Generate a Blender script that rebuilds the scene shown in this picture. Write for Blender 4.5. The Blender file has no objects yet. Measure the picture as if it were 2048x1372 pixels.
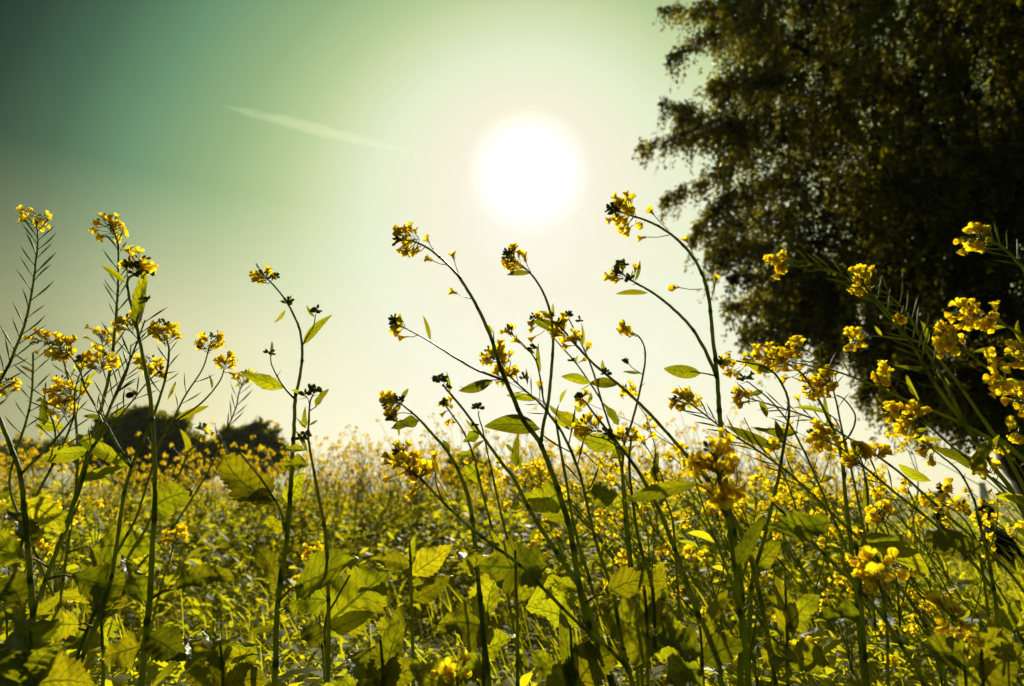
import bpy, math, random
import numpy as np
from mathutils import Vector, Matrix, Quaternion, noise

SC = bpy.context.scene
COL = SC.collection
R = math.radians
rnd = random.Random(11)

# ------------------------------------------------------------------ camera
F = 1251.0                       # focal length in pixels of the 2048-wide photograph
TILT = R(14.73)
CAM_H = 0.8
cam_d = bpy.data.cameras.new('camera')
cam = bpy.data.objects.new('camera', cam_d)
COL.objects.link(cam)
cam.location = (0, 0, CAM_H)
cam.rotation_euler = (R(90) + TILT, 0, 0)
cam_d.sensor_width = 36.0
cam_d.lens = 36.0 * F / 2048.0
cam_d.clip_start = 0.05
cam_d.clip_end = 9000
cam_d.dof.use_dof = True
cam_d.dof.focus_distance = 1.02
cam_d.dof.aperture_fstop = 4.5
SC.camera = cam
cT, sT = math.cos(TILT), math.sin(TILT)


def ray(px, py):
    cx, cy = (px - 1024) / F, (686 - py) / F
    return Vector((cx, cT - sT * cy, sT + cT * cy))


def P(px, py, Y):
    """world point at ground distance Y ahead of the camera, seen at photo pixel px, py"""
    d = ray(px, py)
    return Vector((0, 0, CAM_H)) + d * (Y / d.y)


def S(px, py, Y):
    """metres per photo pixel there"""
    return Y / ray(px, py).y / F


# ------------------------------------------------------------------ sun and sky
sv = ray(1057, 343).normalized()
SUN_EL = math.asin(sv.z)
SUN_AZ = math.atan2(sv.x, sv.y)
sun_d = bpy.data.lights.new('sun', 'SUN')
sun_d.energy = 5.0
sun_d.angle = R(0.5)
sun_d.color = (1.0, 0.92, 0.70)
sun = bpy.data.objects.new('sun', sun_d)
COL.objects.link(sun)
sun.rotation_euler = sv.to_track_quat('Z', 'Y').to_euler()

SC.view_settings.view_transform = 'Standard'
SC.view_settings.look = 'None'
SC.view_settings.exposure = 0.33
SC.view_settings.gamma = 1.0
SC.cycles.max_bounces = 8
SC.cycles.diffuse_bounces = 5
SC.cycles.glossy_bounces = 2
SC.cycles.transmission_bounces = 5
SC.cycles.transparent_max_bounces = 8
SC.cycles.volume_bounces = 1
SC.cycles.caustics_reflective = False
SC.cycles.caustics_refractive = False
SC.cycles.sample_clamp_indirect = 4.0
try:
    SC.cycles.use_denoising = True
except Exception:
    pass


def lin(r, g, b, k=1.0):
    def f(c):
        c /= 255.0
        return (c / 12.92 if c <= 0.04045 else ((c + 0.055) / 1.055) ** 2.4) * k
    return (f(r), f(g), f(b), 1.0)


world = bpy.data.worlds.new('World')
SC.world = world
world.use_nodes = True
wt = world.node_tree
wt.nodes.clear()


def nn(t, kind, **kw):
    n = t.nodes.new(kind)
    for k, v in kw.items():
        setattr(n, k, v)
    return n


def link(t, a, b):
    t.links.new(a, b)


def mathn(t, op, a, b=None, c=None, clamp=False):
    n = t.nodes.new('ShaderNodeMath')
    n.operation = op
    n.use_clamp = clamp
    for i, v in enumerate((a, b, c)):
        if v is None:
            continue
        if isinstance(v, (int, float)):
            n.inputs[i].default_value = v
        else:
            t.links.new(v, n.inputs[i])
    return n.outputs[0]


def ramp(t, fac, stops, interp='LINEAR'):
    n = t.nodes.new('ShaderNodeValToRGB')
    cr = n.color_ramp
    cr.interpolation = interp
    while len(cr.elements) < len(stops):
        cr.elements.new(0.5)
    for e, (p, c) in zip(cr.elements, stops):
        e.position = p
        e.color = c
    t.links.new(fac, n.inputs[0])
    return n.outputs[0]


def mixc(t, fac, a, b, mode='MIX'):
    n = t.nodes.new('ShaderNodeMix')
    n.data_type = 'RGBA'
    n.blend_type = mode
    for sock, v in ((n.inputs[0], fac), (n.inputs[6], a), (n.inputs[7], b)):
        if isinstance(v, (int, float)):
            sock.default_value = v
        elif isinstance(v, tuple):
            sock.default_value = v
        else:
            t.links.new(v, sock)
    return n.outputs[2]


tc = nn(wt, 'ShaderNodeTexCoord')
nrm = nn(wt, 'ShaderNodeVectorMath', operation='NORMALIZE')
link(wt, tc.outputs['Generated'], nrm.inputs[0])
dot = nn(wt, 'ShaderNodeVectorMath', operation='DOT_PRODUCT')
link(wt, nrm.outputs[0], dot.inputs[0])
dot.inputs[1].default_value = sv
theta = mathn(wt, 'DEGREES', mathn(wt, 'ARCCOSINE', dot.outputs['Value']))
sep = nn(wt, 'ShaderNodeSeparateXYZ')
link(wt, nrm.outputs[0], sep.inputs[0])
# the air is hazier and brighter to the right of the sun
th_e = mathn(wt, 'SUBTRACT', theta, mathn(wt, 'MULTIPLY', mathn(wt, 'MAXIMUM', mathn(wt, 'SUBTRACT', sep.outputs[0], 0.20), 0.0), 20.0))
th_e = mathn(wt, 'ADD', th_e, mathn(wt, 'MULTIPLY', mathn(wt, 'SUBTRACT', mathn(wt, 'DEGREES', mathn(wt, 'ARCSINE', sep.outputs[2])), 30.0), 0.35))
elev = mathn(wt, 'DEGREES', mathn(wt, 'ARCSINE', sep.outputs[2]))
# hazy air round the sun: colour by angle from the sun
sky_hi = ramp(wt, mathn(wt, 'DIVIDE', th_e, 60.0, clamp=True), [
    (0.0, lin(255, 252, 242)), (3.6 / 60, lin(252, 248, 234)), (5.4 / 60, lin(248, 243, 224)), (7.5 / 60, lin(245, 241, 216)), (10 / 60, lin(239, 241, 212)),
    (13 / 60, lin(229, 239, 206)), (17 / 60, lin(208, 223, 175)), (20 / 60, lin(184, 206, 152)), (24.5 / 60, lin(148, 180, 128)), (30.5 / 60, lin(104, 146, 110)),
    (35 / 60, lin(68, 104, 80)), (38.8 / 60, lin(38, 68, 52)), (42 / 60, lin(16, 44, 36)), (46 / 60, lin(10, 32, 28)), (60 / 60, lin(46, 70, 52))])
sky_lo = ramp(wt, mathn(wt, 'DIVIDE', mathn(wt, 'ADD', th_e, 6.0), 60.0, clamp=True), [
    (0.0, lin(253, 251, 240)), (20 / 60, lin(254, 250, 230)), (26 / 60, lin(255, 249, 218)), (34 / 60, lin(255, 242, 194)),
    (41 / 60, lin(212, 208, 154)), (60 / 60, lin(90, 112, 80))])
h_w = ramp(wt, mathn(wt, 'DIVIDE', elev, 40.0, clamp=True), [
    (0.0, (1, 1, 1, 1)), (7 / 40, (.94,) * 3 + (1,)), (14 / 40, (.70,) * 3 + (1,)), (20 / 40, (.34,) * 3 + (1,)), (26 / 40, (.03,) * 3 + (1,)), (32 / 40, (0,) * 3 + (1,)), (1.0, (0, 0, 0, 1))])
fadeb = ramp(wt, mathn(wt, 'DIVIDE', th_e, 60.0, clamp=True), [(22 / 60, (1, 1, 1, 1)), (38 / 60, (.62,) * 3 + (1,))])
sky_c = mixc(wt, mathn(wt, 'MULTIPLY', h_w, fadeb), sky_hi, sky_lo)
# the sky texture gives the sky its own share of blue and its bright horizon
sk = nn(wt, 'ShaderNodeTexSky', sky_type='NISHITA')
sk.sun_disc = False
sk.sun_elevation = SUN_EL
sk.sun_rotation = SUN_AZ
sk.dust_density = 3.0
sk_t = mixc(wt, 1.0, sk.outputs[0], (0.003, 0.005, 0.003, 1), 'MULTIPLY')
sky_c = mixc(wt, 0.08, sky_c, sk_t)
core = nn(wt, 'ShaderNodeMapRange', interpolation_type='SMOOTHSTEP')
link(wt, theta, core.inputs[0])
for i, v in ((1, 6.0), (2, 0.8), (3, 0.0), (4, 0.5)):
    core.inputs[i].default_value = v
cc = nn(wt, 'ShaderNodeCombineXYZ')
for i in range(3):
    link(wt, core.outputs[0], cc.inputs[i])
addc = nn(wt, 'ShaderNodeVectorMath', operation='ADD')
link(wt, sky_c, addc.inputs[0])
link(wt, cc.outputs[0], addc.inputs[1])
bg = nn(wt, 'ShaderNodeBackground')
link(wt, addc.outputs[0], bg.inputs[0])
bg.inputs[1].default_value = 0.84
wo = nn(wt, 'ShaderNodeOutputWorld')
link(wt, bg.outputs[0], wo.inputs[0])


# ------------------------------------------------------------------ materials
def new_mat(name):
    m = bpy.data.materials.new(name)
    m.use_nodes = True
    t = m.node_tree
    t.nodes.clear()
    out = t.nodes.new('ShaderNodeOutputMaterial')
    return m, t, out


def posnoise(t, scale, detail=2.0):
    g = t.nodes.new('ShaderNodeNewGeometry')
    n = t.nodes.new('ShaderNodeTexNoise')
    n.inputs['Scale'].default_value = scale
    n.inputs['Detail'].default_value = detail
    t.links.new(g.outputs['Position'], n.inputs['Vector'])
    return n.outputs['Fac']


def leafy(name, dark, light, trans_d, trans_l, scale=6.0, rough=0.45, spec=0.5, tw=0.55, veins=False, vary=None, vcol=(0.35, 0.45, 0.12, 1)):
    """thin leaf: reflecting and letting light through, veins from its own UV"""
    m, t, out = new_mat(name)
    f = ramp(t, posnoise(t, scale, 3), [(0.35, (0, 0, 0, 1)), (0.65, (1, 1, 1, 1))])
    col = mixc(t, f, dark, light)
    tcol = mixc(t, f, trans_d, trans_l)
    bump = None
    if veins:
        uv = t.nodes.new('ShaderNodeUVMap')
        s = t.nodes.new('ShaderNodeSeparateXYZ')
        t.links.new(uv.outputs[0], s.inputs[0])
        a = mathn(t, 'ABSOLUTE', mathn(t, 'SUBTRACT', s.outputs[1], 0.5))
        mid = mathn(t, 'LESS_THAN', a, 0.026)
        wob = mathn(t, 'MULTIPLY', mathn(t, 'SUBTRACT', posnoise(t, 60.0), 0.5), 0.10)
        ph = mathn(t, 'ADD', mathn(t, 'SUBTRACT', s.outputs[0], mathn(t, 'MULTIPLY', a, 0.42)), wob)
        fr = mathn(t, 'ABSOLUTE', mathn(t, 'SUBTRACT', mathn(t, 'FRACT', mathn(t, 'MULTIPLY', ph, 7.0)), 0.5))
        side = mathn(t, 'LESS_THAN', fr, 0.075)
        v = mathn(t, 'MAXIMUM', mid, mathn(t, 'MULTIPLY', side, 0.8))
        # net of small veins
        g = t.nodes.new('ShaderNodeNewGeometry')
        vo = t.nodes.new('ShaderNodeTexVoronoi')
        vo.feature = 'DISTANCE_TO_EDGE'
        vo.inputs['Scale'].default_value = 190.0
        t.links.new(g.outputs['Position'], vo.inputs['Vector'])
        net = mathn(t, 'MULTIPLY', mathn(t, 'LESS_THAN', vo.outputs['Distance'], 0.09), 0.34)
        vv = mathn(t, 'MAXIMUM', v, net)
        col = mixc(t, vv, col, vcol)
        tcol = mixc(t, mathn(t, 'MULTIPLY', vv, 0.85), tcol, (0.08, 0.10, 0.004, 1))
        spot = mathn(t, 'MAXIMUM', mathn(t, 'MULTIPLY', mathn(t, 'GREATER_THAN', mathn(t, 'ADD', a, mathn(t, 'MULTIPLY', posnoise(t, 35.0), .16)), 0.555), .7),
                     mathn(t, 'MULTIPLY', mathn(t, 'GREATER_THAN', posnoise(t, 95.0, 3), 0.70), .8))   # dry rims and spots
        col = mixc(t, spot, col, (0.16, 0.11, 0.03, 1))
        tcol = mixc(t, spot, tcol, (0.34, 0.20, 0.02, 1))
        b = t.nodes.new('ShaderNodeBump')
        b.inputs['Strength'].default_value = 0.6
        b.inputs['Distance'].default_value = 0.003
        t.links.new(mathn(t, 'SUBTRACT', posnoise(t, 120.0), mathn(t, 'MULTIPLY', v, 0.8)), b.inputs['Height'])
        bump = b.outputs[0]
    if vary:
        oi = t.nodes.new('ShaderNodeObjectInfo')
        k = ramp(t, oi.outputs['Random'], [(0.0, (vary[0],) * 3 + (1,)), (1.0, (vary[1],) * 3 + (1,))])
        hue = ramp(t, mathn(t, 'FRACT', mathn(t, 'MULTIPLY', oi.outputs['Random'], 7.3)), [(0.0, (.88, .97, 1, 1)), (.8, (1.0, 1, 1, 1)), (1.0, (1.10, 1.0, .9, 1))])
        tcol = mixc(t, 1.0, mixc(t, 1.0, tcol, k, 'MULTIPLY'), hue, 'MULTIPLY')
    pr = t.nodes.new('ShaderNodeBsdfPrincipled')
    t.links.new(col, pr.inputs['Base Color'])
    pr.inputs['Roughness'].default_value = rough
    pr.inputs['Specular IOR Level'].default_value = spec
    tr = t.nodes.new('ShaderNodeBsdfTranslucent')
    t.links.new(tcol, tr.inputs[0])
    if bump:
        t.links.new(bump, pr.inputs['Normal'])
    mx = t.nodes.new('ShaderNodeMixShader')
    mx.inputs[0].default_value = tw
    t.links.new(pr.outputs[0], mx.inputs[1])
    t.links.new(tr.outputs[0], mx.inputs[2])
    t.links.new(mx.outputs[0], out.inputs[0])
    return m


def solid(name, c1, c2, scale=20.0, rough=0.7, bump=0.3, spec=0.3, dist=0.01):
    m, t, out = new_mat(name)
    f = posnoise(t, scale, 5)
    pr = t.nodes.new('ShaderNodeBsdfPrincipled')
    t.links.new(mixc(t, ramp(t, f, [(0.3, (0, 0, 0, 1)), (0.7, (1, 1, 1, 1))]), c1, c2), pr.inputs['Base Color'])
    pr.inputs['Roughness'].default_value = rough
    pr.inputs['Specular IOR Level'].default_value = spec
    if bump:
        b = t.nodes.new('ShaderNodeBump')
        b.inputs['Strength'].default_value = bump
        b.inputs['Distance'].default_value = dist
        t.links.new(f, b.inputs['Height'])
        t.links.new(b.outputs[0], pr.inputs['Normal'])
    t.links.new(pr.outputs[0], out.inputs[0])
    return m


M_LEAF = leafy('mustard_leaf', (0.035, 0.06, 0.005, 1), (0.06, 0.085, 0.008, 1), (0.40, 0.405, 0.004, 1), (0.66, 0.60, 0.006, 1), 22, 0.42, 0.5, 0.60, True, (.34, 1.2))
M_LEAF2 = leafy('field_leaf', (0.03, 0.05, 0.004, 1), (0.07, 0.09, 0.010, 1), (0.42, 0.45, 0.006, 1), (0.80, 0.72, 0.012, 1), 3, 0.5, 0.2, 0.66)
M_WEED = leafy('weed_leaf', (0.07, 0.10, 0.004, 1), (0.15, 0.17, 0.010, 1), (0.48, 0.52, 0.006, 1), (0.90, 0.81, 0.012, 1), 5, 0.58, 0.09, 0.68)
M_PETAL = leafy('yellow_petal', (0.80, 0.54, 0.008, 1), (0.86, 0.64, 0.012, 1), (0.98, 0.71, 0.007, 1), (1.0, 0.85, 0.016, 1), 90, 0.6, 0.15, 0.74)
M_SEPAL = leafy('sepal', (0.40, 0.33, 0.010, 1), (0.50, 0.36, 0.012, 1), (0.55, 0.42, 0.01, 1), (0.6, 0.42, 0.01, 1), 60, 0.5, 0.3, 0.5)
M_BUD = leafy('green_bud', (0.08, 0.11, 0.008, 1), (0.16, 0.18, 0.012, 1), (0.35, 0.40, 0.01, 1), (0.5, 0.5, 0.01, 1), 80, 0.5, 0.4, 0.45)
M_STEM = leafy('green_stem', (0.08, 0.115, 0.008, 1), (0.16, 0.18, 0.012, 1), (0.38, 0.45, 0.01, 1), (0.50, 0.54, 0.01, 1), 30, 0.42, 0.4, 0.34)
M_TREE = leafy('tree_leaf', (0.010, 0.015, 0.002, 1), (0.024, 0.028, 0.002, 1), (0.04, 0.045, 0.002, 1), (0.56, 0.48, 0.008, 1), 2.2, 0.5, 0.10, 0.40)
M_FARTREE = leafy('far_tree_leaf', (0.030, 0.040, 0.005, 1), (0.07, 0.07, 0.008, 1), (0.18, 0.18, 0.008, 1), (0.42, 0.36, 0.01, 1), 0.5, 0.5, 0.2, 0.45)
M_BARK = solid('bark', (0.025, 0.016, 0.010, 1), (0.055, 0.038, 0.025, 1), 12, 0.9, 0.9, 0.2, 0.04)


# ------------------------------------------------------------------ mesh builder
class MB:
    def __init__(s):
        s.v, s.f, s.m, s.uv = [], [], [], {}

    def build(s, name, mats, parent=None, origin=None, smooth=True):
        o0 = origin or Vector((0, 0, 0))
        me = bpy.data.meshes.new(name)
        me.from_pydata([tuple(p - o0) for p in s.v], [], s.f)
        if not isinstance(mats, (list, tuple)):
            mats = [mats]
        for m in mats:
            me.materials.append(m)
        if len(mats) > 1:
            me.polygons.foreach_set('material_index', s.m)
        if smooth:
            me.polygons.foreach_set('use_smooth', [True] * len(s.f))
        if s.uv:
            uvl = me.uv_layers.new(name='UVMap')
            idx = np.empty(len(me.loops), dtype=np.int32)
            me.loops.foreach_get('vertex_index', idx)
            arr = np.zeros((len(s.v), 2), dtype=np.float32)
            for k, val in s.uv.items():
                arr[k] = val
            uvl.data.foreach_set('uv', arr[idx].ravel())
        me.update()
        o = bpy.data.objects.new(name, me)
        COL.objects.link(o)
        if parent:
            o.parent = parent
        return o

    def face(s, idx, m=0):
        s.f.append(idx)
        s.m.append(m)


def catmull(pts, n=5):
    """pts: list of equal-length tuples; returns a smooth list"""
    if len(pts) < 3:
        a = []
        for i in range(n + 1):
            k = i / n
            a.append(tuple(p * (1 - k) + q * k for p, q in zip(pts[0], pts[-1])))
        return a
    q = [pts[0]] + list(pts) + [pts[-1]]
    out = []
    for i in range(1, len(q) - 2):
        p0, p1, p2, p3 = q[i - 1], q[i], q[i + 1], q[i + 2]
        for j in range(n):
            t = j / n
            out.append(tuple(0.5 * (2 * b + (-a + c) * t + (2 * a - 5 * b + 4 * c - d) * t * t + (-a + 3 * b - 3 * c + d) * t ** 3)
                             for a, b, c, d in zip(p0, p1, p2, p3)))
    out.append(tuple(pts[-1]))
    return out


def tube(mb, pts, rad, sides=7, m=0):
    base = len(mb.v)
    n = len(pts)
    up = None
    for i in range(n):
        a = pts[max(0, i - 1)]
        b = pts[min(n - 1, i + 1)]
        d = (b - a)
        if d.length < 1e-9:
            d = Vector((0, 0, 1))
        d.normalize()
        if up is None:
            up = d.orthogonal().normalized()
        else:
            up = (up - d * up.dot(d))
            up = up.normalized() if up.length > 1e-6 else d.orthogonal().normalized()
        w = d.cross(up)
        for k in range(sides):
            an = 2 * math.pi * k / sides
            r = rad[i] * (1 + 0.10 * (k % 2))
            mb.v.append(pts[i] + (up * math.cos(an) + w * math.sin(an)) * r)
    for i in range(n - 1):
        for k in range(sides):
            a = base + i * sides + k
            b = base + i * sides + (k + 1) % sides
            mb.face((a, b, b + sides, a + sides), m)
    mb.face(tuple(base + k for k in range(sides))[::-1], m)
    mb.face(tuple(base + (n - 1) * sides + k for k in range(sides)), m)


def ellipsoid(mb, c, ax, L, r, m=0, seg=6, rings=4):
    q = ax.to_track_quat('Z', 'Y')
    base = len(mb.v)
    for i in range(1, rings):
        a = math.pi * i / rings
        for k in range(seg):
            b = 2 * math.pi * k / seg
            mb.v.append(c + q @ Vector((r * math.sin(a) * math.cos(b), r * math.sin(a) * math.sin(b), -L * math.cos(a))))
    p0 = len(mb.v)
    mb.v.append(c + q @ Vector((0, 0, -L)))
    mb.v.append(c + q @ Vector((0, 0, L)))
    for i in range(rings - 2):
        for k in range(seg):
            a = base + i * seg + k
            b = base + i * seg + (k + 1) % seg
            mb.face((a, b, b + seg, a + seg), m)
    for k in range(seg):
        mb.face((p0, base + (k + 1) % seg, base + k), m)
        e = base + (rings - 2) * seg
        mb.face((p0 + 1, e + k, e + (k + 1) % seg), m)


def leaf_mesh(mb, base, tip, width, kind='lance', roll=0.5, curl=0.12, seed=0, m=0, petiole=None, n=None):
    """a blade from base to tip; roll turns it about its own midrib away from the camera"""
    r = random.Random(seed)
    ax = tip - base
    L = ax.length
    ax.normalize()
    view = ((base + tip) * 0.5 - Vector((0, 0, CAM_H))).normalized()
    side = ax.cross(view)
    if side.length < 1e-4:
        side = ax.orthogonal()
    side.normalize()
    side = Quaternion(ax, roll) @ side
    nor = side.cross(ax).normalized()
    if nor.z < 0:
        nor = -nor
    broad = kind in ('broad', 'tooth')
    if n is None:
        n = 66 if broad else (16 if kind == 'lance' else 8)
    half = 4 if broad else 3
    fold = r.uniform(0.10, 0.45)
    twist = r.uniform(-1.0, 1.0)
    hook = r.uniform(-.10, .16)
    wav = r.uniform(0.02, 0.07) * (1.8 if broad else 1)
    ph = r.uniform(0, 6)
    sway = r.uniform(-0.06, 0.06) * L
    b0 = len(mb.v)
    cols = 2 * half + 1
    for i in range(n + 1):
        t = i / n
        if kind == 'lance':
            w = math.sin(math.pi * min(1, t ** 0.85)) ** 0.8 * (1 if t > 0.12 else 0.5 + 4 * t)
            w = max(w, 0.06 if t < 0.9 else 0.0)
        elif kind == 'slim':
            w = math.sin(math.pi * t) ** 0.7
            w = max(w, 0.1 if t < 0.9 else 0)
        else:
            w = (math.sin(math.pi * min(1.0, 0.06 + 0.94 * t) ** 0.72) ** 0.75) if t < 1 else 0.0
            if t < 0.16:
                w *= 0.25 + t * 4.6
            amp = 0.20 if kind == 'broad' else 0.13
            w *= 1 + amp * (((t * (11 if kind == 'broad' else 16)) % 1.0) - 0.55) + 0.13 * math.sin(t * 11 + ph) + 0.07 * noise.noise(Vector((t * 14, seed * .7, 1)))
            w = max(w, 0.0)
        sd_t = Quaternion(ax, twist * (t - .4)) @ side
        for j in range(cols):
            u = (j - half) / half
            lift = fold * abs(u) * w * width * 0.5
            wave = wav * width * math.sin(t * (14 if broad else 8) + ph + u * 1.3) * abs(u)
            quilt = 0.016 * width * math.sin(t * 44 + abs(u) * 5) * (1 - abs(u) * .6) + .05 * width * noise.noise(Vector((t * 6, u * 2, seed * .37))) if broad else 0
            droop = -curl * L * (t ** 2 if curl > 0 else t ** 2)
            p = base + ax * (L * t) + sd_t * (u * w * width * 0.5) + side * ((sway + hook * width) * math.sin(math.pi * t)) + nor * (lift + wave + quilt + droop)
            mb.uv[len(mb.v)] = (t, 0.5 + 0.5 * u)
            mb.v.append(p)
    # keep the tip on target
    shift = tip - mb.v[b0 + n * cols + half]
    for i in range(n + 1):
        t = i / n
        for j in range(cols):
            mb.v[b0 + i * cols + j] = mb.v[b0 + i * cols + j] + shift * t
    for i in range(n):
        for j in range(cols - 1):
            a = b0 + i * cols + j
            mb.face((a, a + 1, a + 1 + cols, a + cols), m)


# ------------------------------------------------------------------ flowers
def petal_grid(mb, ang, open_, L, W, rr, m=0):
    rot = Matrix.Rotation(ang, 3, 'Z')
    prof = [(0.0, 0.12, 0.0), (0.35, 0.20, 0.0), (0.55, 0.62, 0.35), (0.78, 1.0, 0.8), (0.95, 0.82, 1.15), (1.02, 0.35, 1.3)]
    b0 = len(mb.v)
    x, z = 0.0008, 0.0
    last = 0
    for i, (t, w, o) in enumerate(prof):
        dl = (t - last) * L
        last = t
        a = open_ * (0.25 + 0.75 * min(1, o))
        x += math.sin(a) * dl
        z += math.cos(a) * dl
        for j in (-1, -0.4, 0.4, 1):
            cup = -0.22 * W * (j * j) * w
            mb.v.append(rot @ Vector((x + cup * math.cos(a) + rr.uniform(-.0003, .0003), j * w * W * 0.5, z - cup * math.sin(a) + rr.uniform(-.0003, .0003))))
    for i in range(len(prof) - 1):
        for j in range(3):
            a = b0 + i * 4 + j
            mb.face((a, a + 1, a + 5, a + 4), m)


FLOWERS = []
for k in range(6):
    rr = random.Random(50 + k)
    mb = MB()
    op = [0.75, 0.95, 0.5, 1.15, 0.85, 0.4][k]
    for q in range(4):
        petal_grid(mb, q * math.pi / 2 + (0.25 if q % 2 else -0.2) + rr.uniform(-.15, .15), op + rr.uniform(-.2, .2), 0.0125 * rr.uniform(.9, 1.1), 0.0088 * rr.uniform(.9, 1.1), rr, 0)
    for q in range(4):
        a = q * math.pi / 2 + 0.78
        d = Vector((math.cos(a), math.sin(a), 0))
        s = Vector((-d.y, d.x, 0)) * 0.0007
        b0 = len(mb.v)
        p1, p2 = d * 0.0012, d * 0.0045 + Vector((0, 0, 0.0055))
        mb.v += [p1 - s, p1 + s, p2 + s * .5, p2 - s * .5]
        mb.face((b0, b0 + 1, b0 + 2, b0 + 3), 1)
    for q in range(5):
        a = q * 1.256
        d = Vector((math.cos(a) * .0014, math.sin(a) * .0014, 0.0075))
        tube(mb, [Vector((0, 0, .001)), d], [.0003, .0003], 3, 1)
        ellipsoid(mb, d, Vector((0, 0, 1)), .0010, .0005, 1, 4, 3)
    me = mb.build('flower', [M_PETAL, M_SEPAL]).data
    bpy.data.objects.remove([o for o in COL.objects if o.data == me][0])
    FLOWERS.append(me)

# seed pod along +Z, length 1, thickness set by scale
PODS = []
for k in range(3):
    mb = MB()
    rr = random.Random(k)
    bend = [0.10, -0.07, 0.02][k]
    pts, rad = [], []
    for i in range(9):
        t = i / 8
        pts.append(Vector((bend * math.sin(t * 2.4) * 1.0, 0, t)))
        rad.append([.020, .020, .021, .032, .036, .036, .030, .014, .004][i])
    tube(mb, pts, rad, 6)
    me = mb.build('seed_pod', M_STEM).data
    bpy.data.objects.remove([o for o in COL.objects if o.data == me][0])
    PODS.append(me)


def put(name, me, parent, loc, axis, scale, spin=0.0):
    o = bpy.data.objects.new(name, me)
    COL.objects.link(o)
    o.parent = parent
    o.location = loc
    q = axis.normalized().to_track_quat('Z', 'Y') @ Quaternion((0, 0, 1), spin)
    o.rotation_mode = 'QUATERNION'
    o.rotation_quaternion = q
    o.scale = scale if hasattr(scale, '__len__') else (scale,) * 3
    return o


def tag(o, label=None, cat=None, group=None, kind=None):
    if label:
        o['label'] = label
    if cat:
        o['category'] = cat
    if group:
        o['group'] = group
    if kind:
        o['kind'] = kind
    return o


def empty(name, loc=(0, 0, 0)):
    o = bpy.data.objects.new(name, None)
    COL.objects.link(o)
    o.location = loc
    o.empty_display_size = 0.1
    return o


def rand_dir(r):
    while True:
        v = Vector((r.uniform(-1, 1), r.uniform(-1, 1), r.uniform(-1, 1)))
        if 0.05 < v.length < 1:
            return v.normalized()


def flower_head(plant, base, T, axis, rad, nfl, nbud, r, back=1.3):
    """raceme tip: buds at the very end, open flowers on thin stalks round the stem just below it"""
    mb = MB()
    axis = axis.normalized()
    fl = []
    nbud = int(nbud * 1.9)
    for i in range(nbud):
        k = i / max(1, nbud - 1)
        d = (axis * r.uniform(0.1, 1.2) + rand_dir(r) * 0.8).normalized()
        e = T + d * rad * r.uniform(0.12, 0.42) + axis * rad * 0.1
        tube(mb, [T - axis * rad * 0.1, e], [.0005, .0004], 4, 0)
        bl = r.uniform(.0028, .0044)
        ellipsoid(mb, e + d * bl, d, bl, bl * .55, 1, 6, 5)
    nfl = int(nfl * (1.55 if nfl > 6 else 1.15) + .5)
    for i in range(nfl):
        k = (i + r.random()) / max(1, nfl)
        A = T - axis * rad * back * (0.15 + 0.85 * k)
        rd = rand_dir(r)
        rd = (rd - axis * rd.dot(axis)).normalized()
        d = (axis * r.uniform(0.35, 0.9) + rd * r.uniform(0.6, 1.1)).normalized()
        ln = rad * r.uniform(0.35, 0.95)
        mid = A + d * ln * .5 + rd * ln * .06
        E = A + d * ln
        tube(mb, [A, mid, E], [.0006, .00055, .0006], 4, 0)
        fl.append((E, (d + rand_dir(r) * .35 + Vector((0, 0, -0.1))).normalized()))
    c = mb.build('flower_cluster', [M_STEM, M_BUD], plant, base)
    for E, d in fl:
        put('flower', FLOWERS[r.randrange(6)], c, E - base, d, r.uniform(.85, 1.18), r.uniform(0, 6))
    return c


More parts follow.
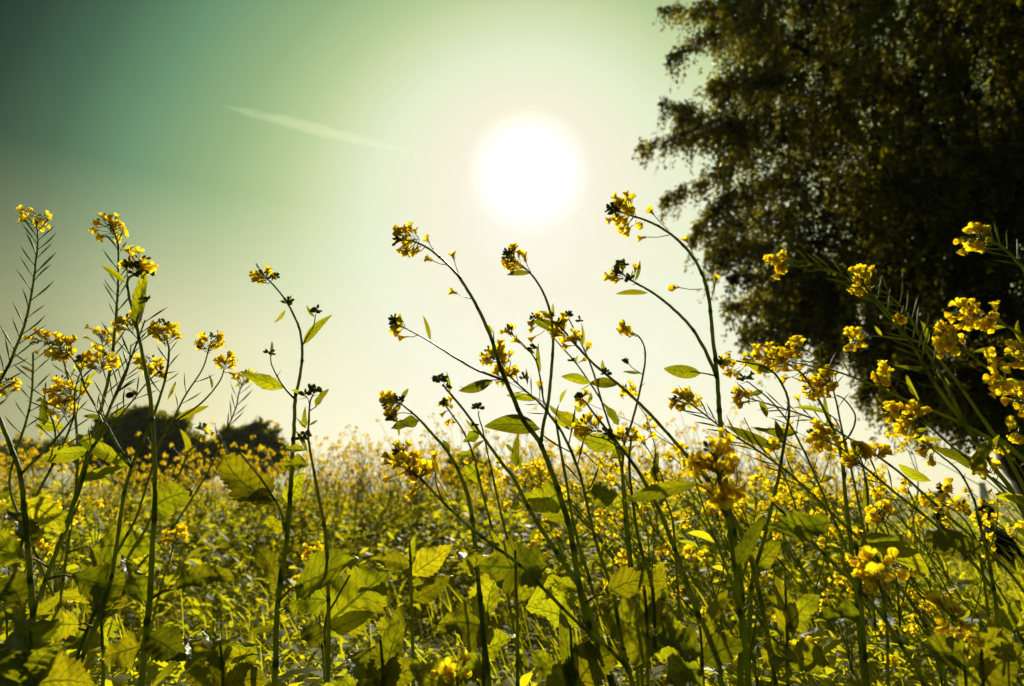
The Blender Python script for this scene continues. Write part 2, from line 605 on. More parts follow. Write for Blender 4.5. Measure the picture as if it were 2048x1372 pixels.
# ------------------------------------------------------------------ traced foreground plants
def hero(label, D, stems, leaves=(), heads=(), fls=(), pods=(), buds=(), a=0.0, b=0.0, seed=0, group=None, extend=True, low=0):
    """one mustard plant. stems: lists of (px, py) from the tip down, with tip and base width in photo pixels"""
    r = random.Random(seed * 7 + 3)
    x0, y0 = stems[0][0][-1]

    def Yf(px, py):
        return D * (1 + a * (px - x0) / F + b * (py - y0) / F)

    def W(px, py, dy=0):
        return P(px, py, Yf(px, py) + dy)

    last = W(x0, y0)
    prev = W(*stems[0][0][-2])
    dr = (last - prev)
    slope = Vector((dr.x, dr.y, 0)) / max(0.02, abs(dr.z))
    foot = Vector((last.x + slope.x * last.z * 0.45, last.y + slope.y * last.z * .45, 0.0))
    plant = empty('mustard_plant', foot)
    tag(plant, label, 'mustard plant', group or 'yellow mustard plants in the foreground')
    mb = MB()
    paths = []
    for si, (pl, w0, w1) in enumerate(stems):
        n = len(pl)
        raw = []
        for i, (px, py) in enumerate(pl):
            p = W(px, py)
            k = i / (n - 1)
            raw.append((p.x, p.y, p.z, .86 * (w0 + (w1 - w0) * k ** 1.1) * 0.5 * S(px, py, p.y)))
        if si == 0 and extend:
            w = raw[-1][3]
            m_ = last.lerp(foot, 0.5) + Vector((slope.x, slope.y, 0)) * last.z * 0.10
            raw.append((m_.x, m_.y, m_.z, w * 1.1))
            raw.append((foot.x, foot.y, -0.02, w * 1.2))
        sm = catmull(raw, 5)
        pts = [Vector(q[:3]) + rand_dir(r) * q[3] * .16 for q in sm]
        rad = [max(0.0004, q[3] * r.uniform(.93, 1.07)) for q in sm]
        tube(mb, pts, rad, 8)
        for q in range(2, len(pts) - 4, r.randint(7, 10)):          # nodes with a scar or tiny shoot
            ellipsoid(mb, pts[q], (pts[q + 1] - pts[q]).normalized(), rad[q] * 1.8, rad[q] * 1.28, 0, 7, 5)
            if r.random() < .5:
                sd = (rand_dir(r) + (pts[q] - pts[q + 1]).normalized()).normalized()
                tube(mb, [pts[q], pts[q] + sd * r.uniform(.004, .014)], [.0007, .0002], 4)
        paths.append((pts, rad))
    # swollen joints where side branches leave
    for si, (pts, rad) in enumerate(paths[1:]):
        ellipsoid(mb, pts[-1], (pts[-1] - pts[-2]).normalized(), rad[-1] * 2.2, rad[-1] * 1.35, 0, 7, 5)
    mb.build('stem', M_STEM, plant, foot)
    for i, lf in enumerate(leaves):
        bx, by, tx, ty, w = lf[:5]
        kind = lf[5] if len(lf) > 5 else 'lance'
        roll = lf[6] if len(lf) > 6 else r.uniform(-.7, .7)
        curl = lf[7] if len(lf) > 7 else r.uniform(.04, .34)
        B = W(bx, by)
        T = W(tx, ty, r.uniform(-.25, .25) * math.hypot(tx - bx, ty - by) * S(bx, by, B.y))
        lm = MB()
        leaf_mesh(lm, B, T, w * S(tx, ty, B.y) / max(.45, math.cos(roll)), kind, roll, curl, seed * 31 + i)
        lm.build('leaf', M_LEAF, plant, foot)
    for i, h in enumerate(heads):
        hx, hy, hr, nf, nb, dx, dy = h
        T = W(hx, hy)
        A = W(hx + dx * 20, hy + dy * 20)
        flower_head(plant, foot, T, A - T + Vector((0, r.uniform(-.2, .2), 0)) * (A - T).length, hr * S(hx, hy, T.y), nf, nb, r)
    if fls:
        fm = MB()
        ends = []
        for (fx, fy, ax_, ay_) in fls:
            E, A = W(fx, fy, r.uniform(-.008, .008)), W(ax_, ay_)
            d = (E - A).normalized()
            tube(fm, [A, A.lerp(E, .5) + Vector((0, 0, -.002)), E], [.0008, .0006, .0007], 5)
            ends.append((E, d))
        fs = fm.build('flower_stalk', M_STEM, plant, foot)
        for E, d in ends:
            put('flower', FLOWERS[r.choice((0, 2, 4, 5))], fs, E - foot, (d + rand_dir(r) * .2), r.uniform(1.05, 1.3), r.uniform(0, 6))
    for (hx, hy, hr, nb) in buds:
        T = W(hx, hy)
        bm_ = MB()
        rr_ = hr * S(hx, hy, T.y)
        for i in range(int(nb * 1.5)):
            d = rand_dir(r)
            d.z = abs(d.z) * .8 - .15
            d.normalize()
            e = T + d * rr_ * r.uniform(.3, .85)
            tube(bm_, [T, e], [.0006, .0005], 4, 0)
            bl = r.uniform(.0026, .0044)
            ellipsoid(bm_, e + d * bl, d, bl, bl * .56, 0, 6, 5)
        bm_.build('bud_cluster', M_BUD, plant, foot)
    # pods: (stem index, from, to (share of traced part), count, length px, spread)
    for (si, u0, u1, cnt, ln, spread) in pods:
        pts, rad = paths[si]
        nlast = len(pts) - 1 - (10 if (si == 0 and extend) else 0)
        for i in range(cnt):
            u = u0 + (u1 - u0) * (i + r.uniform(.1, .9)) / cnt
            k = u * nlast
            j = min(nlast - 1, int(k))
            p = pts[j].lerp(pts[j + 1], k - j)
            up = (pts[j] - pts[j + 1]).normalized()
            s_ = (1 if i % 2 else -1)
            view = (p - Vector((0, 0, CAM_H))).normalized()
            sd = up.cross(view).normalized() * s_
            rd = (sd + view * r.uniform(-.9, .9)).normalized()
            d = up * math.cos(spread) + rd * math.sin(spread) * r.uniform(.75, 1.15)
            L = ln * r.uniform(.95, 1.4) * S(*stems[si][0][min(1, len(stems[si][0]) - 1)], p.y)
            th = L * r.uniform(.65, .9)
            put('seed_pod', PODS[r.randrange(3)], plant, p - foot, d, (th, th, L), r.uniform(0, 6))
    # big lower leaves below the frame of the traced part and on the lower stem
    pts, rad = paths[0]
    for i in range(low):
        j = int(len(pts) * (0.62 + 0.36 * (i + .5) / low))
        j = min(j, len(pts) - 2)
        p = pts[j]
        an = r.uniform(0, 6.28)
        L = r.uniform(.08, .15)
        d = Vector((math.cos(an), math.sin(an) * .8, r.uniform(.0, .7))).normalized()
        lm = MB()
        pe = p + d * L * .35
        tube(lm, [p, p.lerp(pe, .6) + Vector((0, 0, .004)), pe], [.002, .0016, .0013], 5)
        leaf_mesh(lm, pe, pe + d * L + Vector((0, 0, -.25 * L)), L * r.uniform(.42, .62), 'broad', r.uniform(-1.2, 1.2), r.uniform(.05, .3), seed * 77 + i)
        lm.build('leaf', M_LEAF, plant, foot)
    return plant


# ================================================================== ground and field
def sheet(name, x0, x1, y0, y1, z, mat, nx=2, ny=2, amp=0.0):
    mb = MB()
    for j in range(ny + 1):
        for i in range(nx + 1):
            x = x0 + (x1 - x0) * i / nx
            y = y0 + (y1 - y0) * j / ny
            mb.v.append(Vector((x, y, z + amp * (noise.noise(Vector((x * .5, y * .5, 0))) if amp else 0))))
    for j in range(ny):
        for i in range(nx):
            a = j * (nx + 1) + i
            mb.face((a, a + 1, a + nx + 2, a + nx + 1))
    o = mb.build(name, mat)
    tag(o, kind='structure')
    return o


def field_mat():
    m, t, out = new_mat('field_ground')
    g = t.nodes.new('ShaderNodeNewGeometry')
    s = t.nodes.new('ShaderNodeSeparateXYZ')
    t.links.new(g.outputs['Position'], s.inputs[0])
    n1 = posnoise(t, 1.3, 6)
    n2 = posnoise(t, 14.0, 4)
    near = ramp(t, mathn(t, 'ADD', mathn(t, 'MULTIPLY', n1, .6), mathn(t, 'MULTIPLY', n2, .4)),
                [(0.35, (0.018, 0.016, 0.007, 1)), (0.5, (0.03, 0.045, 0.008, 1)), (0.68, (0.07, 0.09, 0.012, 1))])
    # far off the crop stands in bands: green fodder, then flowering mustard, then pale stubble
    band = ramp(t, mathn(t, 'DIVIDE', s.outputs[1], 400.0, clamp=True),
                [(0.0, (0.05, 0.085, 0.010, 1)), (0.05, (0.06, 0.095, 0.010, 1)), (0.12, (0.08, 0.11, 0.012, 1)), (0.16, (0.26, 0.19, 0.012, 1)),
                 (0.35, (0.22, 0.18, 0.02, 1)), (0.5, (0.10, 0.11, 0.03, 1)), (1.0, (0.14, 0.13, 0.06, 1))])
    k = ramp(t, mathn(t, 'DIVIDE', s.outputs[1], 12.0, clamp=True), [(0.3, (0, 0, 0, 1)), (0.9, (1, 1, 1, 1))])
    pr = t.nodes.new('ShaderNodeBsdfPrincipled')
    t.links.new(mixc(t, k, near, band), pr.inputs['Base Color'])
    pr.inputs['Roughness'].default_value = 0.9
    b = t.nodes.new('ShaderNodeBump')
    b.inputs['Strength'].default_value = 0.8
    b.inputs['Distance'].default_value = 0.05
    t.links.new(n2, b.inputs['Height'])
    t.links.new(b.outputs[0], pr.inputs['Normal'])
    t.links.new(pr.outputs[0], out.inputs[0])
    return m


M_FIELD = field_mat()
sheet('ground', -4000, 4000, -60, 8000, 0.0, M_FIELD)


# ================================================================== undergrowth (stuff)
def big_mesh(name, verts, faces, mats, mi=None, smooth=False):
    me = bpy.data.meshes.new(name)
    nv, nf, k = len(verts), len(faces), faces.shape[1]
    me.vertices.add(nv)
    me.vertices.foreach_set('co', verts.astype(np.float32).ravel())
    me.loops.add(nf * k)
    me.loops.foreach_set('vertex_index', faces.astype(np.int32).ravel())
    me.polygons.add(nf)
    me.polygons.foreach_set('loop_start', np.arange(nf, dtype=np.int32) * k)
    try:
        me.polygons.foreach_set('loop_total', np.full(nf, k, dtype=np.int32))
    except Exception:
        pass
    for m in mats:
        me.materials.append(m)
    if mi is not None:
        me.polygons.foreach_set('material_index', mi.astype(np.int32))
    if smooth:
        me.polygons.foreach_set('use_smooth', np.ones(nf, dtype=bool))
    me.update(calc_edges=True)
    me.validate()
    o = bpy.data.objects.new(name, me)
    COL.objects.link(o)
    return o


NP = np.random.default_rng(5)


def blades(pos, length, width, az, pitch, droop, roll):
    """curved leaf blades with a pointed tip: 2 + 2 + 2 + 1 vertices, three quads each (last one pinched)"""
    n = len(pos)
    d = np.stack([np.cos(az) * np.cos(pitch), np.sin(az) * np.cos(pitch), np.sin(pitch)], 1)
    up = np.array([0, 0, 1.0])
    s = np.cross(d, up)
    s /= np.linalg.norm(s, axis=1, keepdims=True) + 1e-9
    nrm_ = np.cross(s, d)
    s = s * np.cos(roll)[:, None] + nrm_ * np.sin(roll)[:, None]
    out = np.zeros((n, 8, 3))
    ts = [0.0, 0.3, 0.68, 1.0]
    ws = [0.12, 0.85, 0.8, 0.06]
    for k, (t, w) in enumerate(zip(ts, ws)):
        c = pos + d * (length * t)[:, None] - up[None, :] * (droop * length * t * t)[:, None]
        out[:, 2 * k] = c - s * (width * w * .5)[:, None]
        out[:, 2 * k + 1] = c + s * (width * w * .5)[:, None]
    v = out.reshape(-1, 3)
    b = (np.arange(n) * 8)[:, None]
    f = np.concatenate([b + np.array([[2 * k, 2 * k + 1, 2 * k + 3, 2 * k + 2]]) for k in range(3)], 1).reshape(-1, 4)
    return v, f


def wedge(n, d0, d1, power=1.0, spread=0.92):
    u = NP.random(n)
    y = (d0 ** power + u * (d1 ** power - d0 ** power)) ** (1 / power)
    x = NP.uniform(-spread, spread, n) * (y + 0.6)
    return x, y


def clump_mask(x, y, scale, seed):
    return np.array([noise.noise(Vector((a * scale, b * scale, seed))) for a, b in zip(x, y)])


def low_height(x, y, c):
    return 0.22 + 0.24 * c + .22 * np.clip((3.0 - y) / 1.8, 0, 1)


n = 150000
x, y = wedge(n, 1.0, 11.0, 1.1)
cm = clump_mask(x, y, 1.6, 3.3)
keep = NP.random(n) < (0.62 + 1.5 * cm)
x, y, cm = x[keep], y[keep], cm[keep]
n = len(x)
h = np.clip(low_height(x, y, cm), .06, .56)
z = h * NP.random(n) ** 0.6
L = NP.uniform(.045, .11, n) * (1 + .03 * y)
v, f = blades(np.stack([x, y, z], 1), L, L * NP.uniform(.16, .34, n), NP.uniform(0, 6.28, n), NP.uniform(-.1, 1.0, n), NP.uniform(.2, .9, n), NP.uniform(-.5, .5, n))
# tall thin grassy stalks standing in it
n2 = 7000
x2, y2 = wedge(n2, 1.1, 7.0, 1.0)
L2 = NP.uniform(.15, .42, n2)
v2, f2 = blades(np.stack([x2, y2, NP.uniform(.05, .25, n2)], 1), L2, NP.uniform(.003, .008, n2), NP.uniform(2.2, 4.1, n2), NP.uniform(.8, 1.5, n2), NP.uniform(.05, .5, n2), NP.uniform(-1, 1, n2))
f = np.concatenate([f, f2 + len(v)])
v = np.concatenate([v, v2])
o = big_mesh('undergrowth', v, f, [M_WEED], smooth=True)
tag(o, 'tangle of small green weed leaves covering the ground under the mustard', 'undergrowth', kind='stuff')

# ================================================================== field plants
def mustard_parts(seed, lean, H, detail, gone=0.45, nbr=5):
    """a whole plant standing at the origin. returns builders for stem, leaves, clusters (list) and pods"""
    r = random.Random(seed)
    st, lv, cl, pd = MB(), [], [], []
    pts = []
    nseg = 7
    for i in range(nseg + 1):
        t = i / nseg
        pts.append(Vector((lean * H * t ** 1.8 + r.uniform(-.01, .01), r.uniform(-.015, .015) + .06 * t * r.uniform(-1, 1), H * (t - .10 * t * t * abs(lean) * 2))))
    sides = 6 if detail == 2 else (4 if detail == 1 else 3)
    tube(st, pts, [.0042 * (1 - .75 * i / nseg) + .0006 for i in range(nseg + 1)], sides)

    def cluster(T, axis, R_, n):
        mb = MB()
        for i in range(n):
            A = T - axis * R_ * 1.4 * r.random()
            rd = rand_dir(r)
            rd = (rd - axis * rd.dot(axis)).normalized()
            d = (axis * r.uniform(.2, .9) + rd).normalized()
            E = A + d * R_ * r.uniform(.5, .9)
            if detail:
                tube(mb, [A, E], [.0006, .0006], 3, 1)
            fs = r.uniform(.0075, .0105) * (1 if detail == 2 else 1.35)
            q = (d + rand_dir(r) * .3).normalized().to_track_quat('Z', 'Y')
            sp = r.uniform(0, 6)
            if detail == 2:
                for k in range(4):
                    a = sp + k * math.pi / 2
                    o_ = r.uniform(.5, 1.05)
                    e1 = Vector((math.cos(a), math.sin(a), 0))
                    e2 = Vector((-e1.y, e1.x, 0))
                    b0 = len(mb.v)
                    for (t_, w_) in ((0, .12), (.45, .5), (.8, .6), (1.05, .3)):
                        p_ = e1 * math.sin(o_ * (.4 + t_ * .6)) * t_ + Vector((0, 0, math.cos(o_ * (.4 + t_ * .6)) * t_))
                        mb.v += [E + q @ ((p_ - e2 * w_ * .6) * fs * 1.25), E + q @ ((p_ + e2 * w_ * .6) * fs * 1.25)]
                    for k2 in range(3):
                        mb.face((b0 + 2 * k2, b0 + 2 * k2 + 1, b0 + 2 * k2 + 3, b0 + 2 * k2 + 2), 0)
            else:
                for k in range(2):
                    a = sp + k * 1.57
                    e1 = Vector((math.cos(a), math.sin(a), .25))
                    e2 = Vector((-math.sin(a), math.cos(a), -.2)) * .55
                    b0 = len(mb.v)
                    c_ = Vector((0, 0, .6))
                    mb.v += [E + q @ ((c_ + e1 * 1.0) * fs), E + q @ ((c_ * .4 + e2) * fs), E + q @ ((c_ - e1 * 1.0) * fs), E + q @ ((c_ * .4 - e2) * fs)]
                    mb.face((b0, b0 + 1, b0 + 2, b0 + 3), 0)
        if detail:
            for i in range(7 if detail == 2 else 3):
                d = (axis * .9 + rand_dir(r) * .7).normalized()
                e = T + d * R_ * r.uniform(.1, .35)
                ellipsoid(mb, e, d, .0032, .0016, 1, 5, 3)
        cl.append(mb)

    def pods_on(path, u0, u1, k):
        for i in range(k):
            u = r.uniform(u0, u1) * (len(path) - 1)
            j = min(len(path) - 2, int(u))
            p = path[j].lerp(path[j + 1], u - j)
            up = (path[j + 1] - path[j]).normalized()
            rd = rand_dir(r)
            rd = (rd - up * rd.dot(up)).normalized()
            d = (up * r.uniform(.5, 1.1) + rd).normalized()
            Lp = r.uniform(.022, .042)
            pd.append(MB())
            tube(pd[-1], [p, p + d * Lp * .35, p + d * Lp * .7, p + d * Lp], [.0004, .0007, .0010, .0003], 3)

    cluster(pts[-1], (pts[-1] - pts[-2]).normalized(), r.uniform(.018, .028), r.randint(9, 15) if detail else r.randint(6, 9))
    pods_on(pts, .72, .93, 8 if detail else 0)
    for b in range(nbr):
        t = r.uniform(.38, .85)
        u = t * nseg
        j = int(u)
        p = pts[j].lerp(pts[j + 1], u - j)
        an = r.uniform(0, 6.28)
        Lb = H * r.uniform(.16, .36)
        path = []
        for i in range(5):
            k = i / 4
            path.append(p + Vector((math.cos(an) * Lb * .5 * k + lean * Lb * k * k * 1.3, math.sin(an) * Lb * .5 * k, Lb * (k - .18 * k * k))))
        tube(st, path, [.0024 * (1 - .7 * i / 4) for i in range(5)], sides)
        cluster(path[-1], (path[-1] - path[-2]).normalized(), r.uniform(.012, .024), r.randint(6, 12) if detail else r.randint(4, 7))
        if detail:
            pods_on(path, .35, .9, 4)
        if True:
            mb = MB()
            Lf = r.uniform(.04, .09)
            d = Vector((math.cos(an + 1), math.sin(an + 1), r.uniform(.1, .6))).normalized()
            leaf_mesh(mb, p, p + d * Lf, Lf * r.uniform(.2, .32), 'slim', r.uniform(-1, 1), .15, seed * 5 + b, n=6 if detail == 2 else 4)
            lv.append(mb)
    for b in range(6 if detail else 5):
        t = r.uniform(.08, .5)
        u = t * nseg
        j = int(u)
        p = pts[j].lerp(pts[j + 1], u - j)
        an = r.uniform(0, 6.28)
        Lf = r.uniform(.09, .17)
        d = Vector((math.cos(an), math.sin(an), r.uniform(-.1, .6))).normalized()
        mb = MB()
        leaf_mesh(mb, p + d * .02, p + d * (.02 + Lf) + Vector((0, 0, -.03)), Lf * r.uniform(.35, .55), 'tooth' if detail == 2 else 'slim', r.uniform(-1, 1), .2, seed * 5 + 50 + b, n=16 if detail == 2 else 4)
        lv.append(mb)
    return st, lv, cl, pd


def joined(st, lv, cl, pd):
    """everything in one builder, materials: 0 stem, 1 leaf, 2 petal, 3 bud"""
    mb = MB()
    def add(src, mp):
        b = len(mb.v)
        mb.v += src.v
        for f_, m_ in zip(src.f, src.m):
            mb.f.append(tuple(i + b for i in f_))
            mb.m.append(mp[m_])
    add(st, {0: 0})
    for l_ in lv:
        add(l_, {0: 1})
    for c_ in cl:
        add(c_, {0: 2, 1: 3})
    for p_ in pd:
        add(p_, {0: 0})
    return mb


def make_field_plant(seed, lean, H):
    st, lv, cl, pd = mustard_parts(seed, lean, H, 2, nbr=4 + seed % 4)
    root = empty('mustard_plant')
    st.build('stem', M_STEM, root)
    for l_ in lv:
        l_.build('leaf', M_LEAF2, root)
    for c_ in cl:
        c_.build('flower_cluster', [M_PETAL, M_BUD], root)
    for p_ in pd:
        p_.build('seed_pod', M_STEM, root)
    return root


def copy_tree(o, parent=None):
    c = o.copy()
    COL.objects.link(c)
    c.parent = parent
    for ch in o.children:
        copy_tree(ch, c)
    return c


protos = [make_field_plant(100 + i, -0.10 - 0.07 * i, 1.05 + .04 * (i % 4)) for i in range(7)]
used = set()


def place_mid(i, x, y, s, rz, label, group, minlean=0):
    k = i % 7 if not minlean else minlean + i % (7 - minlean)
    pr = protos[k]
    o = pr if k not in used else copy_tree(pr)
    used.add(k)
    o.location = (x, y, 0)
    o.rotation_euler = (0, 0, rz)
    o.scale = (s, s, s)
    tag(o, label, 'mustard plant', group)
    return o


G_R = 'thin yellow-flowered mustard plants crowding the right half'
L_R = 'thin mustard plant with small yellow flowers leaning left in the crowd on the right'
G_L = 'thin mustard plants behind the tall stalks at the left edge'
L_L = 'thin yellow-flowered mustard plant behind the tall pod stalks at the left edge'
rm = random.Random(21)
cnt = 0
for i in range(120):      # the thicket on the right, nearest ones first
    y = 1.35 + 3.8 * (i / 120) ** 1.1
    xn = rm.uniform(0.03, 0.98)
    if xn > .60 and y > 2.1:
        continue
    x = xn * (y + .1)
    place_mid(i, x + .25, y, rm.uniform(.66, .84) + .055 * y * (1 if xn < .62 else .4), rm.uniform(-.5, .5), L_R, G_R, 3 if xn > .3 else 1)
    cnt += 1
for i in range(16):      # left edge
    y = 1.4 + 1.8 * i / 16
    x = -rm.uniform(.60, .92) * (y + .1)
    place_mid(i, x, y, rm.uniform(.68, .86), rm.uniform(-1.2, 1.2), L_L, G_L)
    cnt += 1

# the flowering field behind: nearest as individuals, the rest one mass
fmesh = []
for i in range(8):
    jb = joined(*mustard_parts(300 + i, -0.05 - .05 * (i % 4), 1.1 + .05 * (i % 3), 1, nbr=6))
    me = jb.build('mustard_plant', [M_STEM, M_LEAF2, M_PETAL, M_BUD]).data
    bpy.data.objects.remove([o for o in COL.objects if o.data == me][0])
    fmesh.append(me)
G_F = 'yellow-flowered mustard plants of the blurred field behind'
L_F = 'out of focus yellow-flowered mustard plant in the field behind'


def field_ok(px, y):
    """where the flowering crop stands, by bearing: it opens to low green crop on the right"""
    if px > 1700:
        return y > 34
    if px > 1500:
        return y < 9
    return True


for i in range(120):
    y = 4.6 + 3.6 * (i / 120)
    px = rm.uniform(-60, 1690) if y > 5.2 else rm.uniform(-60, 1300)
    if not field_ok(px, y):
        px = rm.uniform(0, 1400)
    x = (px - 1024) / F * y * 1.03
    o = bpy.data.objects.new('mustard_plant', fmesh[i % 8])
    COL.objects.link(o)
    o.location = (x, y, 0)
    o.rotation_euler = (0, 0, rm.uniform(0, 6.28) if i % 3 else 0)
    s = rm.uniform(.88, 1.14)
    o.scale = (s, s, s)
    tag(o, L_F, 'mustard plant', G_F)

lows = []
for i in range(6):
    jb = joined(*mustard_parts(400 + i, -0.05 - .05 * (i % 4), 1.1 + .05 * (i % 3), 0, nbr=6))
    vs = np.array([tuple(p) for p in jb.v])
    q4 = [(f_ if len(f_) == 4 else (f_[0], f_[1], f_[2], f_[2])) for f_ in jb.f]
    ok = [k for k, f_ in enumerate(jb.f) if len(f_) == 4]
    lows.append((vs, np.array([jb.f[k] for k in ok]), np.array([jb.m[k] for k in ok])))
VV, FF, MM = [], [], []
off = 0
N_MASS = 1900
for i in range(N_MASS):
    u = rm.random()
    y = 5.6 + 45 * u ** 1.9
    px = rm.uniform(-80, 1700)
    if not field_ok(px, y):
        continue
    x = (px - 1024) / F * y * 1.03
    gp = noise.noise(Vector((x * .55, y * .35, 4.4)))
    if gp < -.18:
        continue
    vs, fs, ms = lows[i % 6]
    a = rm.uniform(0, 6.28)
    s = rm.uniform(.88, 1.18) * (1 + .004 * y) * (.92 if px < 620 else 1) * (1 + .22 * gp)
    ca, sa = math.cos(a), math.sin(a)
    w = vs * s
    w = np.stack([w[:, 0] * ca - w[:, 1] * sa + x, w[:, 0] * sa + w[:, 1] * ca + y, w[:, 2]], 1)
    VV.append(w)
    FF.append(fs + off)
    MM.append(ms)
    off += len(w)
o = big_mesh('mustard_field', np.concatenate(VV), np.concatenate(FF), [M_STEM, M_LEAF2, M_PETAL, M_BUD], np.concatenate(MM))
tag(o, 'far mass of yellow-flowered mustard blurring together towards the horizon', 'mustard field', kind='stuff')

# leafy mass between the weeds and the flowers
n = 120000
x, y = wedge(n, 3.2, 18.0, 1.0)
pxa = x / y * F + 1024
cm = clump_mask(x, y, 1.1, 9.1)
keep = (NP.random(n) < .62 + 1.6 * cm) & ((pxa < 1650) | (y > 14))
x, y, cm = x[keep], y[keep], cm[keep]
n = len(x)
z = np.clip(.22 + .10 * y + .6 * cm, .06, 1.05) * NP.random(n) ** .6
L = NP.uniform(.05, .10, n)
v, f = blades(np.stack([x, y, z], 1), L, L * NP.uniform(.35, .6, n), NP.uniform(0, 6.28, n), NP.uniform(-.3, .9, n), NP.uniform(.1, .8, n), NP.uniform(-.9, .9, n))
o = big_mesh('mustard_foliage', v, f, [M_LEAF2], smooth=True)
tag(o, 'dense leafy growth below the flowers of the mustard field', 'foliage', kind='stuff')

# low fodder crop on the right, round the seated people
n = 30000
y = 3.2 + 30 * NP.random(n) ** 1.5
x = y * NP.uniform(.50, .98, n)
z = NP.random(n) * .16
L = NP.uniform(.05, .11, n) * (1 + .04 * y)
v, f = blades(np.stack([x, y, z], 1), L, L * NP.uniform(.2, .4, n), NP.uniform(0, 6.28, n), NP.uniform(.2, 1.2, n), NP.uniform(.1, .6, n), NP.uniform(-.9, .9, n))
o = big_mesh('fodder_crop', v, f, [M_LEAF2], smooth=True)
tag(o, 'low green crop round the two seated people on the right', 'crop', kind='stuff')


# ================================================================== trees
def quad_leaves(pos, size, asp=.5, down=0.0):
    n = len(pos)
    d = NP.normal(size=(n, 3))
    d[:, 2] -= down
    d /= np.linalg.norm(d, axis=1, keepdims=True)
    e = NP.normal(size=(n, 3))
    e -= d * (e * d).sum(1, keepdims=True)
    e /= np.linalg.norm(e, axis=1, keepdims=True)
    L = (size * NP.uniform(.7, 1.3, n))[:, None] if np.ndim(size) else size * NP.uniform(.7, 1.3, n)[:, None]
    v = np.stack([pos, pos + d * L * .5 + e * L * asp * .5, pos + d * L, pos + d * L * .5 - e * L * asp * .5], 1).reshape(-1, 3)
    f = np.arange(n * 4).reshape(-1, 4)
    return v, f


def in_poly(x, y, poly):
    ins = np.zeros(len(x), bool)
    j = len(poly) - 1
    for i in range(len(poly)):
        xi, yi = poly[i]
        xj, yj = poly[j]
        c = ((yi > y) != (yj > y)) & (x < (xj - xi) * (y - yi) / (yj - yi + 1e-9) + xi)
        ins ^= c
        j = i
    return ins


def Pn(px, py, Y):
    cx, cy = (px - 1024) / F, (686 - py) / F
    dy = cT - sT * cy
    dz = sT + cT * cy
    return np.stack([cx / dy * Y, Y, CAM_H + dz / dy * Y], 1)


TY = 11.0
outline = [(1480, -60), (1400, 40), (1440, 110), (1420, 150), (1360, 215), (1345, 265), (1420, 290), (1470, 300), (1440, 350), (1500, 370),
           (1435, 420), (1410, 470), (1440, 500), (1500, 500), (1530, 560), (1490, 590), (1530, 640), (1600, 640), (1650, 665), (1690, 700),
           (1760, 730), (1790, 770), (1850, 800), (1880, 830), (1930, 850), (2010, 850), (2200, 880), (2420, 760), (2560, 400), (2500, -200), (2300, -700), (1900, -800), (1600, -500)]
# limbs reach out to the left and hang
strands = [[(1560, 60), (1430, 25), (1325, 15)], [(1560, 120), (1440, 60), (1345, 110)], [(1620, 120), (1500, 20), (1400, 0)],
           [(1520, 240), (1420, 235), (1330, 200)], [(1500, 270), (1400, 265), (1285, 288)], [(1620, 260), (1500, 290), (1420, 350), (1328, 395)],
           [(1600, 330), (1520, 370), (1440, 400), (1385, 470)], [(1600, 420), (1500, 430), (1420, 500)], [(1680, 540), (1560, 545), (1465, 548)],
           [(1650, 560), (1560, 590), (1458, 605)], [(1700, 600), (1580, 640), (1485, 660)], [(1640, 640), (1580, 660), (1545, 690)],
           [(1700, 640), (1660, 680), (1648, 725)], [(1800, 700), (1750, 740), (1730, 770)], [(1900, 760), (1850, 810), (1835, 850)], [(1800, 740), (1790, 790), (1800, 815)],
           [(1600, 150), (1500, 160), (1420, 170)], [(1560, 470), (1480, 490), (1430, 520)]]
anch = []
npool = 620000
gx = NP.uniform(1280, 2600, npool)
gy = NP.uniform(-820, 900, npool)
ins = in_poly(gx, gy, outline)
gx, gy = gx[ins], gy[ins]
# keep fewer outside the frame
vis = (gx < 2080) & (gy > -40)
keepm = vis | (NP.random(len(gx)) < .35)
gx, gy, vis = gx[keepm], gy[keepm], vis[keepm]
edge = np.clip((gx - 1330) / 420.0, 0.08, 1)
depth = TY + NP.normal(size=len(gx)) * 1.15 * edge ** .7
pp = Pn(gx, gy, depth)
dens = np.array([noise.noise(Vector((p[0] * .95, p[1] * .75, p[2] * .5 + 7))) + .6 * noise.noise(Vector((p[0] * 3.0 + p[2] * .4, p[1] * 2.2, p[2] * 1.1))) for p in pp])
prob = .21 * np.clip((dens + .10) * 3.2, 0, 1) * np.clip(.35 + (gx - 1400) / 420, .38, 1.35)
kk = NP.random(len(pp)) < prob
anch = pp[kk]
extra = []
for st_ in strands:
    sm = catmull([(a, b) for a, b in st_], 14)
    dd = TY + rm.uniform(-.5, .5)
    for k, (a, b) in enumerate(sm):
        t = k / (len(sm) - 1)
        for q in range(int(8 - 5.5 * t) + 1):
            sc = 26 * (1 - t) + 5
            extra.append(Pn(np.array([a + rm.gauss(0, sc * .7)]), np.array([b + rm.gauss(0, sc * .6)]), np.array([dd + rm.gauss(0, .35 * (1 - t) + .05)])))
n_core = len(anch)
anch = np.concatenate([anch] + extra)
na = len(anch)
